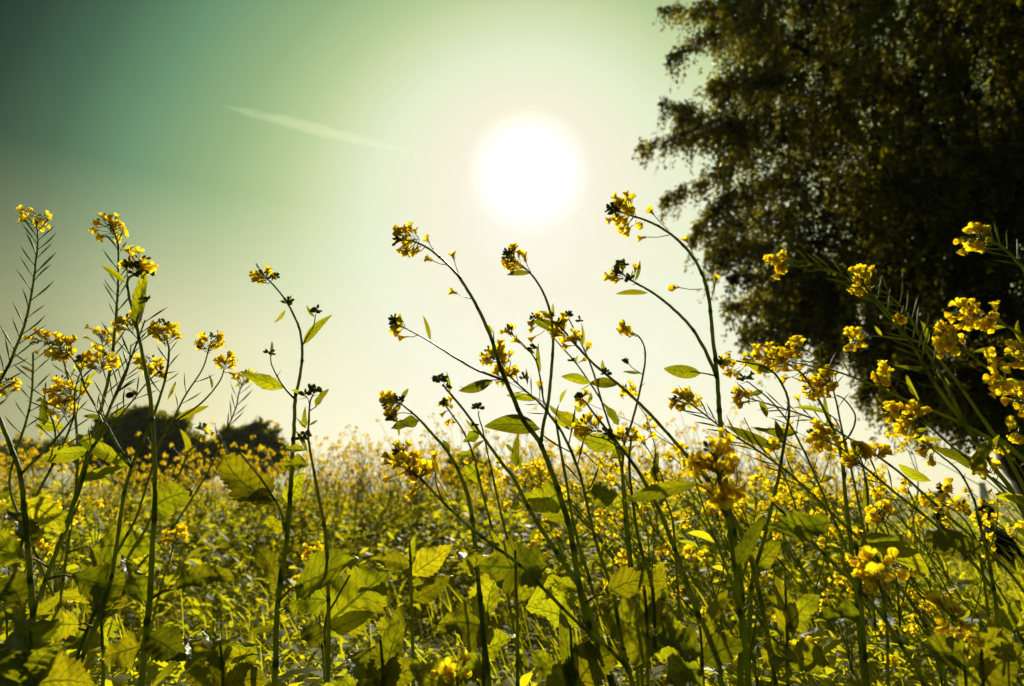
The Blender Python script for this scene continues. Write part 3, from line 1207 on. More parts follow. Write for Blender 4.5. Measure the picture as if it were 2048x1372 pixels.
# hanging twigs, each with its leaves
pos, twv, twf = [], [], []
for i in range(na):
    p = Vector(anch[i])
    ln = rm.uniform(.15, .60) if i < n_core else rm.uniform(.10, .45) + .5 * rm.random() ** 4
    dx, dy = -rm.uniform(0, .45), rm.gauss(0, .25)
    m_ = int(7 + ln * 26)
    q0 = p
    for k in range(m_):
        t = (k + .5) / m_
        c = p + Vector((dx * ln * t, dy * ln * t, -ln * (.25 * t + .75 * t * t)))
        pos.append((c.x + rm.gauss(0, .022), c.y + rm.gauss(0, .022), c.z + rm.gauss(0, .02)))
    if i % 2 == 0:
        e = p + Vector((dx * ln, dy * ln, -ln))
        md = p + Vector((dx * ln * .5, dy * ln * .5, -ln * .31))
        b = len(twv)
        w = .003
        for c in (p, md, e):
            twv += [(c.x - w, c.y, c.z), (c.x + w, c.y + w, c.z)]
        twf += [(b, b + 1, b + 3, b + 2), (b + 2, b + 3, b + 5, b + 4)]
pos = np.array(pos)
print('big tree leaves', len(pos), 'twigs', na)
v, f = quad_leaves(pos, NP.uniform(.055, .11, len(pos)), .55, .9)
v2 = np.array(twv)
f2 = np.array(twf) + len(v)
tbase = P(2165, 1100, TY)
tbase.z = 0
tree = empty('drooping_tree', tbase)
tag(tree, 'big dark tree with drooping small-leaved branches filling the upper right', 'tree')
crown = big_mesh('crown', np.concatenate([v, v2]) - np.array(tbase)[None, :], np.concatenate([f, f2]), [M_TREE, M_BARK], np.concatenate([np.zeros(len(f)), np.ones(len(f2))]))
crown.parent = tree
mb = MB()


def limb(pl, w0, w1, sides=9, dy0=0.0, dy1=0.0):
    raw = []
    for i, (a, b) in enumerate(pl):
        t = i / (len(pl) - 1)
        Y = TY + dy0 * (1 - t) + dy1 * t
        p = P(a, b, Y)
        raw.append((p.x, p.y, p.z, (w0 + (w1 - w0) * t) * .5 * S(a, b, Y)))
    sm = catmull(raw, 5)
    tube(mb, [Vector(q[:3]) + rand_dir(rm) * q[3] * .12 for q in sm], [q[3] for q in sm], sides)


mb_t = mb
g0 = P(2165, 1100, TY)
limb([(2172, 1118), (2110, 1010), (2055, 915), (2005, 830), (1975, 740), (1965, 600), (1950, 440), (1925, 260), (1900, 40), (1890, -200)], 105, 26, 12)
trunk = mb.build('trunk', M_BARK, tree, tbase)
mb = MB()
limb([(1980, 760), (1900, 640), (1800, 560), (1680, 500), (1560, 470)], 24, 3)
limb([(1960, 600), (1880, 480), (1760, 390), (1620, 330), (1500, 290), (1380, 275)], 26, 2.5, 8, 0, .3)
limb([(1955, 500), (1900, 330), (1800, 200), (1650, 120), (1500, 60), (1380, 30)], 26, 2.5, 8, 0, .4)
limb([(1930, 300), (1840, 130), (1760, 0), (1700, -120)], 18, 4)
limb([(1990, 800), (1930, 740), (1850, 720), (1780, 720)], 24, 4, 7, 0, -.3)
limb([(2010, 830), (2100, 600), (2200, 300), (2250, -100)], 60, 14)
limb([(1965, 640), (2030, 400), (2060, 150), (2040, -150)], 40, 12)
limb([(1880, 560), (1760, 600), (1640, 600), (1530, 600)], 20, 3, 7, .1, .4)
mb.build('limbs', M_BARK, tree, tbase)


def far_tree(name, label, cat, Y, base_px, lobes, leafsize, nper, mat=None, trunk_w=None, trunk_px=None, group=None):
    """lobes: (px, py, rx, ry) in photo pixels"""
    b = P(base_px, 1015, Y)
    b.z = 0
    root = empty(name, b)
    tag(root, label, cat, group)
    vs, c_ = [], []
    big = list(lobes)
    for (cx, cy, rx, ry) in lobes:
        for q in range(6):
            an = rm.uniform(-.3, 3.5)
            k = rm.uniform(.18, .34)
            big.append((cx + math.cos(an) * rx * rm.uniform(.85, 1.2), cy - math.sin(an) * ry * rm.uniform(.8, 1.25), rx * k, ry * k))
    for (cx, cy, rx, ry) in big:
        c = P(cx, cy, Y + rm.uniform(-.3, .3) * rx * S(cx, cy, Y))
        s = S(cx, cy, Y)
        m_ = int(nper * rx * ry / 2500) + 25
        d = NP.normal(size=(m_, 3))
        d /= np.linalg.norm(d, axis=1, keepdims=True)
        rad = NP.random(m_) ** .35
        bump = np.array([1 + .45 * noise.noise(Vector((q[0] * 2.6 + cx, q[1] * 2.6, q[2] * 2.6 + cy))) for q in d])
        p = d * (rad * bump)[:, None] * np.array([rx * s, rx * s, ry * s])[None, :] + np.array(c)[None, :]
        p = p[p[:, 2] > .1]
        vs.append(p)
    pos_ = np.concatenate(vs)
    v, f = quad_leaves(pos_, leafsize, .6, .2)
    cr = big_mesh('crown', v - np.array(b)[None, :], f, [mat or M_FARTREE])
    cr.parent = root
    t_ = MB()
    tp = trunk_px or [(base_px, 1015), (lobes[0][0], lobes[0][1])]
    raw = []
    for i, (a, bb) in enumerate(tp):
        p = P(a, bb, Y)
        if i == 0:
            p = b - Vector((0, 0, .05))
        k = i / (len(tp) - 1)
        raw.append((p.x, p.y, p.z, (trunk_w or 8) * (1 - .7 * k) * .5 * S(a, bb, Y)))
    sm = catmull(raw, 4)
    tube(t_, [Vector(q[:3]) for q in sm], [q[3] for q in sm], 7)
    for (cx, cy, rx, ry) in lobes[:5]:
        c = P(cx, cy, Y)
        st0 = Vector(sm[len(sm) * 2 // 3][:3])
        tube(t_, [st0, st0.lerp(c, .5) + Vector((0, 0, .1)), c], [raw[0][3] * .4, raw[0][3] * .3, raw[0][3] * .1], 5)
    t_.build('trunk', M_BARK, root, b)
    return root


far_tree('dense_tree', 'wide dark rounded tree beyond the field behind the left stalks', 'tree', 42, 290,
         [(252, 880, 50, 46), (300, 866, 42, 36), (338, 880, 44, 44), (215, 905, 44, 36), (372, 900, 30, 30), (400, 925, 32, 30), (300, 935, 100, 42), (275, 856, 22, 14), (325, 858, 18, 12), (190, 930, 34, 24)], .6, 1500, trunk_w=14)
far_tree('dense_tree', 'smaller dark tree standing left of the tall curved central stem', 'tree', 44, 500,
         [(480, 893, 36, 26), (520, 886, 30, 28), (440, 908, 34, 26), (505, 925, 56, 36), (540, 905, 20, 22), (460, 880, 16, 12), (505, 868, 18, 10), (410, 925, 30, 22)], .6, 1500, trunk_w=10)
far_tree('dense_tree', 'low grey-green distant tree far off at the left edge', 'tree', 90, 90,
         [(60, 912, 46, 24), (110, 905, 40, 22), (20, 915, 36, 26)], .8, 2600, trunk_w=6)
far_tree('round_tree', 'small round-headed tree on a short trunk near the centre of the horizon', 'tree', 60, 946,
         [(925, 938, 30, 20), (955, 944, 34, 26), (905, 950, 20, 16), (940, 958, 36, 20)], .45, 2600, trunk_w=10, trunk_px=[(946, 1015), (946, 975), (940, 945)])
far_tree('round_tree', 'pale hazy tree right of centre far beyond the field', 'tree', 150, 1072,
         [(1060, 958, 20, 18), (1082, 962, 22, 20), (1070, 975, 28, 18)], 1.0, 3600, trunk_w=5)
far_tree('round_tree', 'little dark tree top showing behind yellow flowers left of centre', 'tree', 70, 832,
         [(832, 925, 18, 12), (848, 932, 14, 12)], .5, 3600, trunk_w=5)
far_tree('leaning_tree', 'small crooked tree leaning left behind the seated people', 'tree', 34, 1874,
         [(1852, 1000, 20, 8), (1872, 994, 16, 8), (1838, 1002, 12, 6)], .16, 5200, trunk_w=8, trunk_px=[(1873, 1046), (1874, 1030), (1868, 1014), (1852, 1003)])

# hazy line of trees on the horizon: one mass
pts_ = []
for i in range(190):
    px = rm.uniform(-100, 2200)
    Y = rm.uniform(330, 420)
    hgt = rm.uniform(4, 8) * (1.3 if 1740 < px < 1860 or px > 1990 else .8)
    c = P(px, 1015, Y)
    m_ = 150
    q = NP.normal(size=(m_, 3))
    q /= np.linalg.norm(q, axis=1, keepdims=True)
    q = q * (NP.random(m_) ** .4)[:, None] * np.array([hgt * 1.1, hgt, hgt * .6])[None, :]
    q[:, 2] += hgt * .5
    q += np.array([c.x, c.y, 0])[None, :]
    pts_.append(q[q[:, 2] > 0])
v, f = quad_leaves(np.concatenate(pts_), 1.6, .7)
o = big_mesh('treeline', v, f, [M_FARTREE])
tag(o, 'hazy line of trees along the horizon', 'treeline', kind='stuff')

# kiln chimney
mb = MB()
Yc = 260
cx = P(1973, 1015, Yc).x
hc = P(1965, 965, Yc).z
seg = 20
prof = [(0, 2.3), (.12, 2.2), (.125, 2.0), (.55, 1.45), (.93, 1.02), (.935, 1.14), (1.0, 1.10)]
for (t, w) in prof:
    for k in range(seg):
        a = 2 * math.pi * k / seg
        mb.v.append(Vector((cx + w * math.cos(a), Yc + w * math.sin(a), t * hc)))
for i in range(len(prof) - 1):
    for k in range(seg):
        a, b = i * seg + k, i * seg + (k + 1) % seg
        mb.face((a, b, b + seg, a + seg))
mb.face(tuple((len(prof) - 1) * seg + k for k in range(seg)))
M_BRICK = solid('chimney_brick', (.20, .15, .12, 1), (.28, .20, .16, 1), .8, .9, .2, .1, .05)
ch = empty('chimney', (cx, Yc, 0))
tag(ch, 'tall slim tapering chimney standing alone on the hazy horizon', 'chimney')
mb.build('shaft', M_BRICK, ch, Vector((cx, Yc, 0)), smooth=False)


# ================================================================== the traced foreground plants
hero('tall bare stalk of slim seed pods with a flat yellow tip, far left', 1.12,
     [([(72, 440), (76, 480), (72, 520), (66, 570), (52, 640), (30, 700), (10, 745), (-30, 815), (-60, 900)], 3, 8)],
     heads=[(70, 432, 22, 9, 3, 0, -1)], pods=[(0, .06, .95, 30, 44, .62)], a=.1, b=.1, seed=1)
hero('tall podded stalk with a round yellow flower head, second from the left', 1.05,
     [([(222, 452), (236, 490), (236, 570), (233, 620), (226, 700), (214, 770), (190, 860), (160, 960), (130, 1060), (80, 1190), (50, 1310)], 4, 10),
      ([(262, 690), (255, 740), (228, 800), (200, 860), (186, 900)], 3, 6),
      ([(318, 742), (290, 770), (250, 820), (205, 870), (180, 920)], 2.5, 5)],
     heads=[(214, 448, 30, 15, 4, -.5, -1), (318, 742, 12, 4, 4, .6, -1)], pods=[(0, .08, .55, 22, 40, .6), (1, .0, .8, 12, 38, .6), (2, .1, .8, 10, 36, .6)],
     leaves=[(228, 835, 262, 818, 10), (186, 900, 110, 905, 24, 'lance', .3)], a=.1, b=-.1, seed=2, low=2)
hero('thick dark-stemmed plant with a hooked tip and upright folded leaf at the left', .92,
     [([(286, 547), (268, 550), (255, 562), (260, 600), (273, 650), (287, 720), (301, 800), (308, 900), (310, 1000), (305, 1100), (299, 1200), (288, 1300), (282, 1372)], 4, 15),
      ([(255, 530), (254, 545), (256, 562)], 2, 3)],
     leaves=[(252, 566, 204, 531, 12, 'lance', .2), (273, 658, 290, 542, 24, 'tooth', .6), (300, 1020, 385, 985, 74, 'broad', .2), (291, 1210, 240, 1105, 40, 'tooth', .6),
             (288, 1290, 200, 1318, 62, 'broad', .2), (291, 1270, 372, 1320, 66, 'broad', -.3)],
     heads=[(280, 522, 26, 10, 2, .3, -1)], buds=[(262, 532, 12, 14), (268, 548, 8, 8), (300, 548, 6, 4), (296, 600, 4, 3)], a=.05, b=.05, seed=3, low=2)
hero('upright plant with a full round yellow head right of the hooked stalk', 1.0,
     [([(330, 668), (338, 700), (333, 745), (318, 800), (296, 860), (263, 935), (246, 1000), (232, 1100), (214, 1190), (170, 1300), (148, 1372)], 4, 11),
      ([(130, 700), (150, 725), (163, 750), (172, 780), (205, 835), (235, 890), (262, 932)], 2.5, 6),
      ([(160, 735), (163, 760), (150, 850)], 2, 2)],
     heads=[(328, 655, 30, 16, 4, 0, -1), (122, 695, 26, 12, 5, -1, -.5), (205, 715, 26, 12, 3, .3, -1), (162, 722, 16, 3, 10, 0, -1)],
     leaves=[(262, 933, 150, 868, 28, 'lance', .1), (335, 800, 352, 762, 6), (205, 835, 165, 832, 10)], pods=[(0, .1, .3, 6, 36, .7), (1, .3, .7, 6, 30, .8)],
     a=.1, b=-.05, seed=4, low=2)
hero('branched plant with two small yellow heads standing clear against the sky left of the gap', 1.15,
     [([(419, 692), (405, 738), (370, 792), (345, 842), (320, 885), (300, 950), (270, 1040), (232, 1110), (200, 1200), (160, 1300)], 3, 7),
      ([(449, 738), (436, 768), (400, 808), (350, 842)], 2.5, 5)],
     heads=[(422, 678, 24, 12, 3, .2, -1), (452, 720, 17, 9, 2, .1, -1), (402, 697, 6, 0, 5, -.5, -1)],
     fls=[(458, 745, 446, 742)], leaves=[(350, 840, 418, 812, 14, 'lance', .2), (424, 778, 417, 748, 5)], pods=[(0, .15, .5, 8, 32, .6)], a=.1, b=0, seed=5, low=1)
hero('faint thin podded plant with a yellow tip touching the wide toothed leaf', 1.7,
     [([(488, 762), (478, 785), (472, 815), (455, 857), (440, 892), (418, 940), (380, 1003), (335, 1068), (270, 1140), (200, 1230)], 2.5, 6)],
     heads=[(490, 752, 20, 9, 3, .3, -1)], pods=[(0, .05, .45, 12, 34, .55)], a=.1, b=0, seed=6, low=1)
hero('short plant with dark buds above one open yellow flower low against the dark tree', 1.3,
     [([(403, 868), (392, 888), (376, 905), (360, 945), (320, 1000), (290, 1060), (240, 1150)], 3, 6)],
     heads=[(408, 872, 18, 3, 0, .3, 1)], buds=[(404, 858, 12, 12)], leaves=[(378, 905, 360, 858, 12)], a=.1, seed=7, low=1)
hero('plant with yellow heads touching behind the leftmost pod stalk', 1.35,
     [([(92, 685), (110, 690), (122, 697), (132, 740), (150, 830), (155, 940), (140, 1060), (120, 1200)], 3, 7),
      ([(66, 705), (66, 740), (62, 800), (50, 850), (30, 910), (20, 980), (60, 1080), (110, 1200)], 4, 6)],
     heads=[(82, 682, 30, 15, 5, -1, -.2), (205, 668, 28, 14, 3, 0, -1)], pods=[(1, .05, .5, 10, 40, .8), (0, .3, .6, 8, 36, .7)],
     leaves=[(66, 745, 40, 730, 6), (130, 855, 70, 850, 22, 'lance', .2), (88, 850, 88, 792, 16, 'tooth', .3)], a=.05, seed=8, low=2)
hero('leafy plant with a broad drooping yellow head at the left edge above the field', 1.2,
     [([(160, 748), (150, 780), (148, 830), (130, 880), (100, 940), (65, 1010), (40, 1100)], 3, 7),
      ([(92, 765), (90, 800), (110, 860), (105, 930)], 3, 5)],
     heads=[(125, 770, 38, 20, 6, -.7, -1), (115, 812, 28, 12, 0, -.5, -.6), (300, 722, 26, 13, 3, 0, -1), (12, 765, 24, 12, 3, 0, -1)],
     leaves=[(160, 915, 80, 920, 34, 'lance', .2), (145, 790, 195, 740, 8)], pods=[(0, .1, .6, 9, 38, .7), (1, .2, .8, 8, 38, .8)], a=-.1, seed=9, low=2)
hero('dark forked stem leaning in from the left edge without flowers', .82,
     [([(-20, 800), (2, 845), (22, 895), (40, 945), (48, 1010), (55, 1080), (62, 1180), (66, 1260), (50, 1372)], 8, 15),
      ([(150, 830), (110, 880), (70, 920), (42, 948)], 4, 7), ([(160, 1000), (125, 1080), (90, 1160), (66, 1230)], 5, 9)],
     leaves=[(42, 1000, 130, 1065, 46, 'broad', .4), (55, 1100, 10, 1020, 40, 'broad', .8), (62, 1230, 120, 1190, 24, 'tooth', .2), (60, 1280, 150, 1335, 60, 'broad', .3),
             (44, 1210, -20, 1160, 60, 'broad', .2)], a=.0, seed=10, low=2)
hero('slanting dark stalk crossing others at the lower left', .95,
     [([(290, 640), (276, 680), (252, 740), (226, 800), (200, 870), (180, 905), (165, 960), (140, 1030), (110, 1110), (80, 1190), (60, 1250)], 3, 11)],
     pods=[(0, .0, .5, 18, 40, .7)], heads=[(255, 640, 22, 8, 2, -.4, -1)], leaves=[(160, 960, 250, 935, 22)], a=.1, seed=11, low=2)

hero('tall sharply outlined plant with a curved bare tip, left of the open sky', 1.02,
     [([(512, 527), (528, 550), (560, 585), (580, 615), (598, 655), (604, 690), (603, 730), (596, 770), (590, 802), (588, 860), (585, 905), (582, 970), (573, 1080), (562, 1160), (553, 1240), (549, 1372)], 2.5, 13),
      ([(631, 628), (627, 652), (615, 672), (605, 690)], 2, 3.5),
      ([(541, 712), (543, 728), (552, 748), (568, 774), (588, 796)], 2, 5),
      ([(480, 905), (520, 955), (550, 1000), (567, 1040), (574, 1075)], 4, 6)],
     leaves=[(571, 620, 548, 646, 7, 'lance', .1), (606, 690, 665, 629, 17, 'lance', .3), (629, 634, 613, 610, 6), (541, 716, 544, 682, 6), (566, 776, 480, 743, 27, 'tooth', .1),
             (545, 1003, 445, 908, 70, 'broad', .5), (552, 1000, 460, 985, 34, 'tooth', .9), (575, 1060, 530, 1030, 26, 'tooth', .2), (578, 1010, 606, 945, 36, 'broad', .2),
             (556, 1170, 487, 1078, 34, 'tooth', .3), (553, 1255, 500, 1262, 14), (572, 600, 558, 603, 4), (578, 600, 584, 590, 4)],
     heads=[(527, 549, 17, 8, 3, -.4, -1)], buds=[(575, 606, 7, 10), (633, 622, 7, 14), (538, 706, 6, 8), (548, 556, 6, 6)], a=.1, b=.05, seed=12, low=1)
hero('slender leafy plant in bud without open flowers beside the tall curved stem', .98,
     [([(627, 787), (620, 805), (618, 835), (617, 880), (628, 945), (640, 1010), (650, 1060), (655, 1130), (657, 1250), (655, 1372)], 3, 10),
      ([(634, 812), (628, 816), (619, 822)], 2, 2.5), ([(613, 793), (617, 800), (619, 812)], 1.5, 2)],
     leaves=[(631, 812, 658, 778, 13, 'tooth', .2), (614, 794, 582, 779, 8), (611, 856, 611, 812, 10, 'tooth'), (619, 850, 636, 840, 5), (612, 856, 593, 836, 6),
             (612, 900, 560, 895, 14, 'tooth', .6), (617, 930, 560, 935, 26, 'tooth', .7), (615, 905, 590, 860, 8), (652, 1050, 665, 1035, 6), (655, 1200, 560, 1222, 60, 'broad', .4)],
     buds=[(628, 781, 9, 18), (612, 788, 6, 8), (604, 876, 8, 10), (612, 870, 5, 6)], a=0, b=.05, seed=13)
hero('low plant with one huge bright broad leaf between the two central-left stems', 1.25,
     [([(700, 1150), (672, 1200), (650, 1250), (655, 1372)], 4, 7)],
     leaves=[(650, 1250, 778, 1140, 128, 'broad', .05, .05), (652, 1270, 748, 1225, 40, 'tooth', .2), (640, 1290, 600, 1250, 40, 'tooth', .4)], a=0, seed=14, low=1)

hero('tall arching plant nodding left with a long yellow head below the sun', 1.0,
     [([(800, 478), (820, 481), (838, 487), (862, 500), (890, 524), (915, 550), (935, 580), (960, 625), (980, 670), (991, 703), (1002, 738), (1022, 785), (1047, 840), (1078, 882), (1100, 935), (1120, 990), (1140, 1060), (1155, 1150), (1177, 1250), (1212, 1340), (1235, 1400)], 3.5, 15),
      ([(790, 650), (802, 653), (822, 662), (860, 683), (905, 712), (950, 738), (985, 752), (1012, 762)], 2.5, 6),
      ([(1034, 522), (1045, 532), (1060, 546), (1077, 568), (1093, 600), (1103, 640), (1106, 690), (1103, 740), (1097, 800), (1088, 845), (1082, 880)], 3, 8),
      ([(917, 782), (950, 770), (985, 760), (1010, 761)], 1, 2.5)],
     heads=[(804, 480, 28, 16, 7, -1, .1), (793, 648, 16, 6, 9, -1, -.4), (1022, 516, 20, 9, 9, -1, -.6)],
     fls=[(858, 484, 867, 499), (865, 521, 896, 530), (908, 519, 917, 546), (914, 587, 943, 597), (814, 673, 836, 670), (1052, 524, 1062, 545), (1048, 536, 1056, 540), (820, 500, 842, 492), (836, 503, 850, 494)],
     leaves=[(985, 760, 917, 782, 22, 'lance', .1), (1080, 858, 968, 853, 38, 'lance', .15, .03), (861, 682, 846, 630, 8, 'lance', .2), (985, 667, 976, 650, 6), (1062, 546, 1013, 550, 11, 'lance', .2),
             (1104, 662, 1066, 640, 12, 'lance', .6), (1105, 640, 1106, 606, 6), (1098, 628, 1078, 622, 6), (1145, 1050, 1045, 985, 40, 'lance', .1), (1118, 985, 1055, 1000, 60, 'tooth', .2), (1165, 1180, 1100, 1150, 26, 'tooth')],
     pods=[(0, .44, .45, 1, 40, .35)], buds=[(790, 640, 9, 12), (1100, 630, 6, 8), (1018, 508, 8, 8)], a=.1, b=.05, seed=15, low=1)
hero('plant whose dense orange-yellow head sits just behind the arching central stem', 1.06,
     [([(990, 700), (1005, 735), (1040, 772), (1075, 802), (1101, 832), (1130, 876), (1160, 950), (1182, 1045), (1200, 1110), (1225, 1180), (1242, 1275), (1268, 1390)], 3, 9),
      ([(1018, 664), (1028, 672), (1053, 696), (1072, 722), (1081, 760), (1087, 800), (1100, 832)], 2.5, 4),
      ([(1112, 840), (1118, 880), (1132, 960), (1150, 1060), (1180, 1160)], 5, 7)],
     heads=[(986, 708, 26, 16, 10, -.8, -.8), (1008, 735, 22, 9, 0, .1, -.6), (1018, 662, 11, 3, 9, -.5, -1)],
     fls=[(1018, 715, 1008, 735), (1040, 686, 1052, 695), (1024, 748, 1020, 752), (1080, 780, 1078, 802)],
     leaves=[(1072, 798, 1012, 790, 15, 'lance', .2), (1081, 745, 1077, 685, 9, 'lance', .2), (1070, 708, 1048, 694, 7), (1100, 830, 1146, 862, 8), (1055, 770, 1052, 736, 5)],
     pods=[(0, .1, .4, 9, 34, .9), (0, .45, .6, 5, 60, .6)], buds=[(1067, 697, 6, 7), (1050, 757, 7, 8)], a=-.05, b=.05, seed=16)
hero('budding plant with a thin upright leaf beside its dark bud tip, centre', 1.0,
     [([(886, 768), (892, 778), (903, 790), (935, 830), (965, 872), (1000, 921), (1030, 961), (1062, 1025), (1100, 1085), (1130, 1130), (1160, 1175), (1190, 1260), (1230, 1390)], 3.5, 12),
      ([(957, 822), (958, 835), (966, 862), (975, 905), (985, 950), (997, 1005), (1015, 1080)], 2, 5)],
     leaves=[(900, 786, 893, 742, 7, 'lance', .2), (958, 866, 926, 884, 22, 'tooth', .4), (960, 870, 930, 838, 7), (1033, 935, 1037, 866, 16, 'tooth', .3), (1026, 905, 1012, 888, 8), (1040, 940, 1044, 905, 8)],
     buds=[(879, 760, 13, 22), (956, 816, 7, 14), (892, 775, 5, 5), (948, 850, 4, 5)], a=0, b=.05, seed=17, low=1)
hero('plant with scattered yellow flowers and a green bud tip left of the budding stem', 1.3,
     [([(884, 800), (903, 828), (925, 860), (944, 902), (955, 942), (966, 990), (985, 1060), (1010, 1160)], 3, 6)],
     heads=[(892, 806, 14, 5, 10, -.7, -.8)], fls=[(900, 838, 908, 830), (912, 845, 918, 848), (892, 822, 898, 818), (940, 915, 948, 905)],
     leaves=[(952, 905, 910, 910, 16, 'tooth', .4), (957, 935, 925, 960, 40, 'broad', .2), (945, 900, 970, 880, 8)], a=.05, seed=18, low=1)
hero('plant nodding left with a crowded head and a small toothed leaf hanging under it', .98,
     [([(782, 808), (798, 806), (812, 815), (838, 838), (862, 865), (885, 890), (906, 920), (925, 960), (940, 1010), (949, 1080), (957, 1160), (966, 1260), (980, 1390)], 3, 12),
      ([(782, 838), (800, 826), (826, 828)], 1.5, 2)],
     heads=[(780, 808, 20, 12, 10, -1, .2)], fls=[(775, 795, 790, 806), (788, 822, 800, 812)],
     leaves=[(838, 841, 781, 858, 22, 'tooth', .3), (802, 800, 817, 777, 9), (786, 836, 766, 830, 5), (900, 905, 885, 880, 10), (796, 855, 798, 873, 5)],
     buds=[(797, 800, 8, 12), (784, 840, 9, 12)], a=.05, b=.05, seed=19, low=2)
hero('low slanting plant with several bright yellow flowers in front of the field, left of centre', .86,
     [([(805, 925), (822, 940), (852, 968), (892, 1010), (935, 1050), (985, 1090), (1040, 1130), (1100, 1190), (1160, 1250), (1232, 1312), (1280, 1400)], 4, 9),
      ([(870, 940), (872, 965), (885, 1003)], 2, 3), ([(870, 950), (890, 985), (920, 1035)], 1.5, 2)],
     heads=[(802, 915, 34, 14, 8, -.5, -1), (845, 935, 26, 9, 2, .2, -1)], fls=[(785, 952, 815, 940), (832, 978, 848, 965), (838, 970, 850, 962), (868, 925, 872, 950)],
     leaves=[(1010, 1110, 975, 1050, 10)], a=.05, b=-.05, seed=20)

hero('tallest dark stem right of centre, arching left with a loose yellow head', .95,
     [([(1234, 420), (1250, 427), (1272, 434), (1298, 443), (1330, 460), (1360, 484), (1388, 517), (1407, 555), (1418, 600), (1424, 660), (1431, 720), (1436, 780), (1441, 850), (1448, 920), (1456, 1000), (1470, 1080), (1480, 1160), (1485, 1250), (1480, 1390)], 4, 14),
      ([(1238, 540), (1255, 556), (1275, 568), (1305, 585), (1340, 612), (1380, 652), (1410, 700), (1433, 752)], 3, 8),
      ([(1380, 742), (1410, 747), (1432, 752)], 2, 4), ([(1430, 560), (1425, 590), (1420, 603)], 1.2, 2)],
     heads=[(1238, 422, 28, 12, 12, -1, -.1), (1238, 546, 14, 4, 14, -.6, -1)],
     fls=[(1308, 430, 1337, 460), (1292, 474, 1338, 470), (1378, 488, 1386, 507), (1358, 575, 1404, 578), (1430, 566, 1428, 580), (1285, 446, 1290, 440), (1260, 455, 1272, 440), (1228, 556, 1250, 556), (1270, 545, 1266, 562),
          (1238, 402, 1254, 424), (1256, 400, 1262, 428), (1250, 452, 1266, 434)],
     leaves=[(1296, 586, 1230, 588, 11, 'lance', .1), (1270, 563, 1280, 520, 7), (1420, 600, 1417, 570, 7), (1402, 747, 1327, 737, 27, 'lance', .1), (1262, 560, 1266, 540, 5)],
     buds=[(1224, 420, 11, 16), (1242, 530, 11, 18), (1258, 560, 6, 6)], a=.05, b=.05, seed=21)
hero('long dark stem slanting down to the right from a yellow flower spray at centre', 1.0,
     [([(1112, 645), (1128, 662), (1152, 690), (1190, 730), (1236, 768), (1280, 808), (1320, 850), (1362, 898), (1402, 944), (1438, 990), (1480, 1060), (1510, 1150), (1540, 1300)], 4, 10)],
     heads=[(1118, 652, 20, 9, 6, -.7, -1), (1142, 676, 18, 6, 0, -.5, -.8)], fls=[(1150, 684, 1160, 698), (1105, 640, 1118, 652), (1172, 702, 1170, 708)],
     leaves=[(1236, 768, 1178, 766, 20, 'lance', .5), (1180, 766, 1122, 753, 20, 'lance', .2), (1212, 748, 1205, 718, 8), (1165, 695, 1166, 660, 6)], buds=[(1150, 678, 8, 10), (1210, 748, 7, 8)], a=0, b=.1, seed=22)
hero('thin plant with an S-shaped stem and small nodding tip between the two tall stems', 1.1,
     [([(1250, 655), (1262, 664), (1278, 674), (1289, 695), (1290, 725), (1283, 765), (1273, 810), (1262, 850), (1248, 890), (1245, 950), (1250, 1040), (1260, 1150), (1270, 1280)], 2.5, 7),
      ([(1254, 722), (1264, 735), (1284, 748)], 1.5, 2)],
     heads=[(1250, 653, 10, 5, 9, -1, -.3)], fls=[(1268, 670, 1274, 672)], leaves=[(1281, 747, 1245, 743, 6), (1256, 730, 1252, 713, 5)], buds=[(1255, 722, 5, 6)], a=0, seed=23)
hero('plant with a tiny green bud cluster on the highest of the crossing central stems', 1.2,
     [([(1137, 637), (1145, 652), (1165, 692), (1186, 742), (1200, 792), (1216, 842), (1232, 892), (1246, 955), (1256, 1050), (1262, 1120), (1275, 1250)], 2.5, 7),
      ([(1077, 640), (1090, 655), (1120, 690), (1155, 730), (1192, 784), (1202, 800)], 2, 4)],
     heads=[(1072, 636, 16, 7, 5, -1, -.5)], fls=[(1068, 655, 1080, 645), (1072, 672, 1090, 660), (1162, 722, 1150, 726)], buds=[(1137, 631, 8, 16), (1160, 640, 5, 6), (1144, 722, 5, 6)],
     leaves=[(1112, 660, 1078, 638, 14, 'lance', .3), (1168, 690, 1163, 645, 6), (1152, 728, 1156, 710, 5), (1234, 895, 1146, 868, 34, 'tooth', .1), (1237, 850, 1206, 806, 16, 'tooth', .2), (1165, 855, 1100, 815, 26, 'tooth', .3),
             (1160, 780, 1184, 765, 3), (1120, 806, 1134, 778, 7)], a=0, b=.05, seed=24)
hero('plant with pinkish fading flowers and a dark bud tip at the centre of the bundle', 1.05,
     [([(1164, 798), (1172, 806), (1190, 830), (1216, 862), (1246, 900), (1275, 940), (1302, 988), (1332, 1052), (1361, 1130), (1386, 1200), (1412, 1275), (1450, 1390)], 3, 13),
      ([(1165, 860), (1185, 872), (1215, 880), (1250, 905)], 2, 4), ([(1250, 865), (1262, 880), (1258, 920), (1265, 1000), (1280, 1090), (1305, 1180), (1310, 1290)], 4, 8)],
     heads=[(1162, 796, 12, 2, 16, -.7, -1), (1172, 848, 24, 12, 4, -.9, -.6), (1252, 868, 18, 8, 2, .2, -1)],
     leaves=[(1175, 808, 1182, 784, 8), (1165, 822, 1148, 812, 10), (1240, 880, 1198, 870, 18, 'tooth'), (1225, 1010, 1190, 960, 46, 'broad', .3), (1260, 900, 1218, 920, 24, 'tooth', .3)],
     buds=[(1212, 868, 10, 14), (1228, 876, 8, 10)], a=0, b=.1, seed=25, low=1)
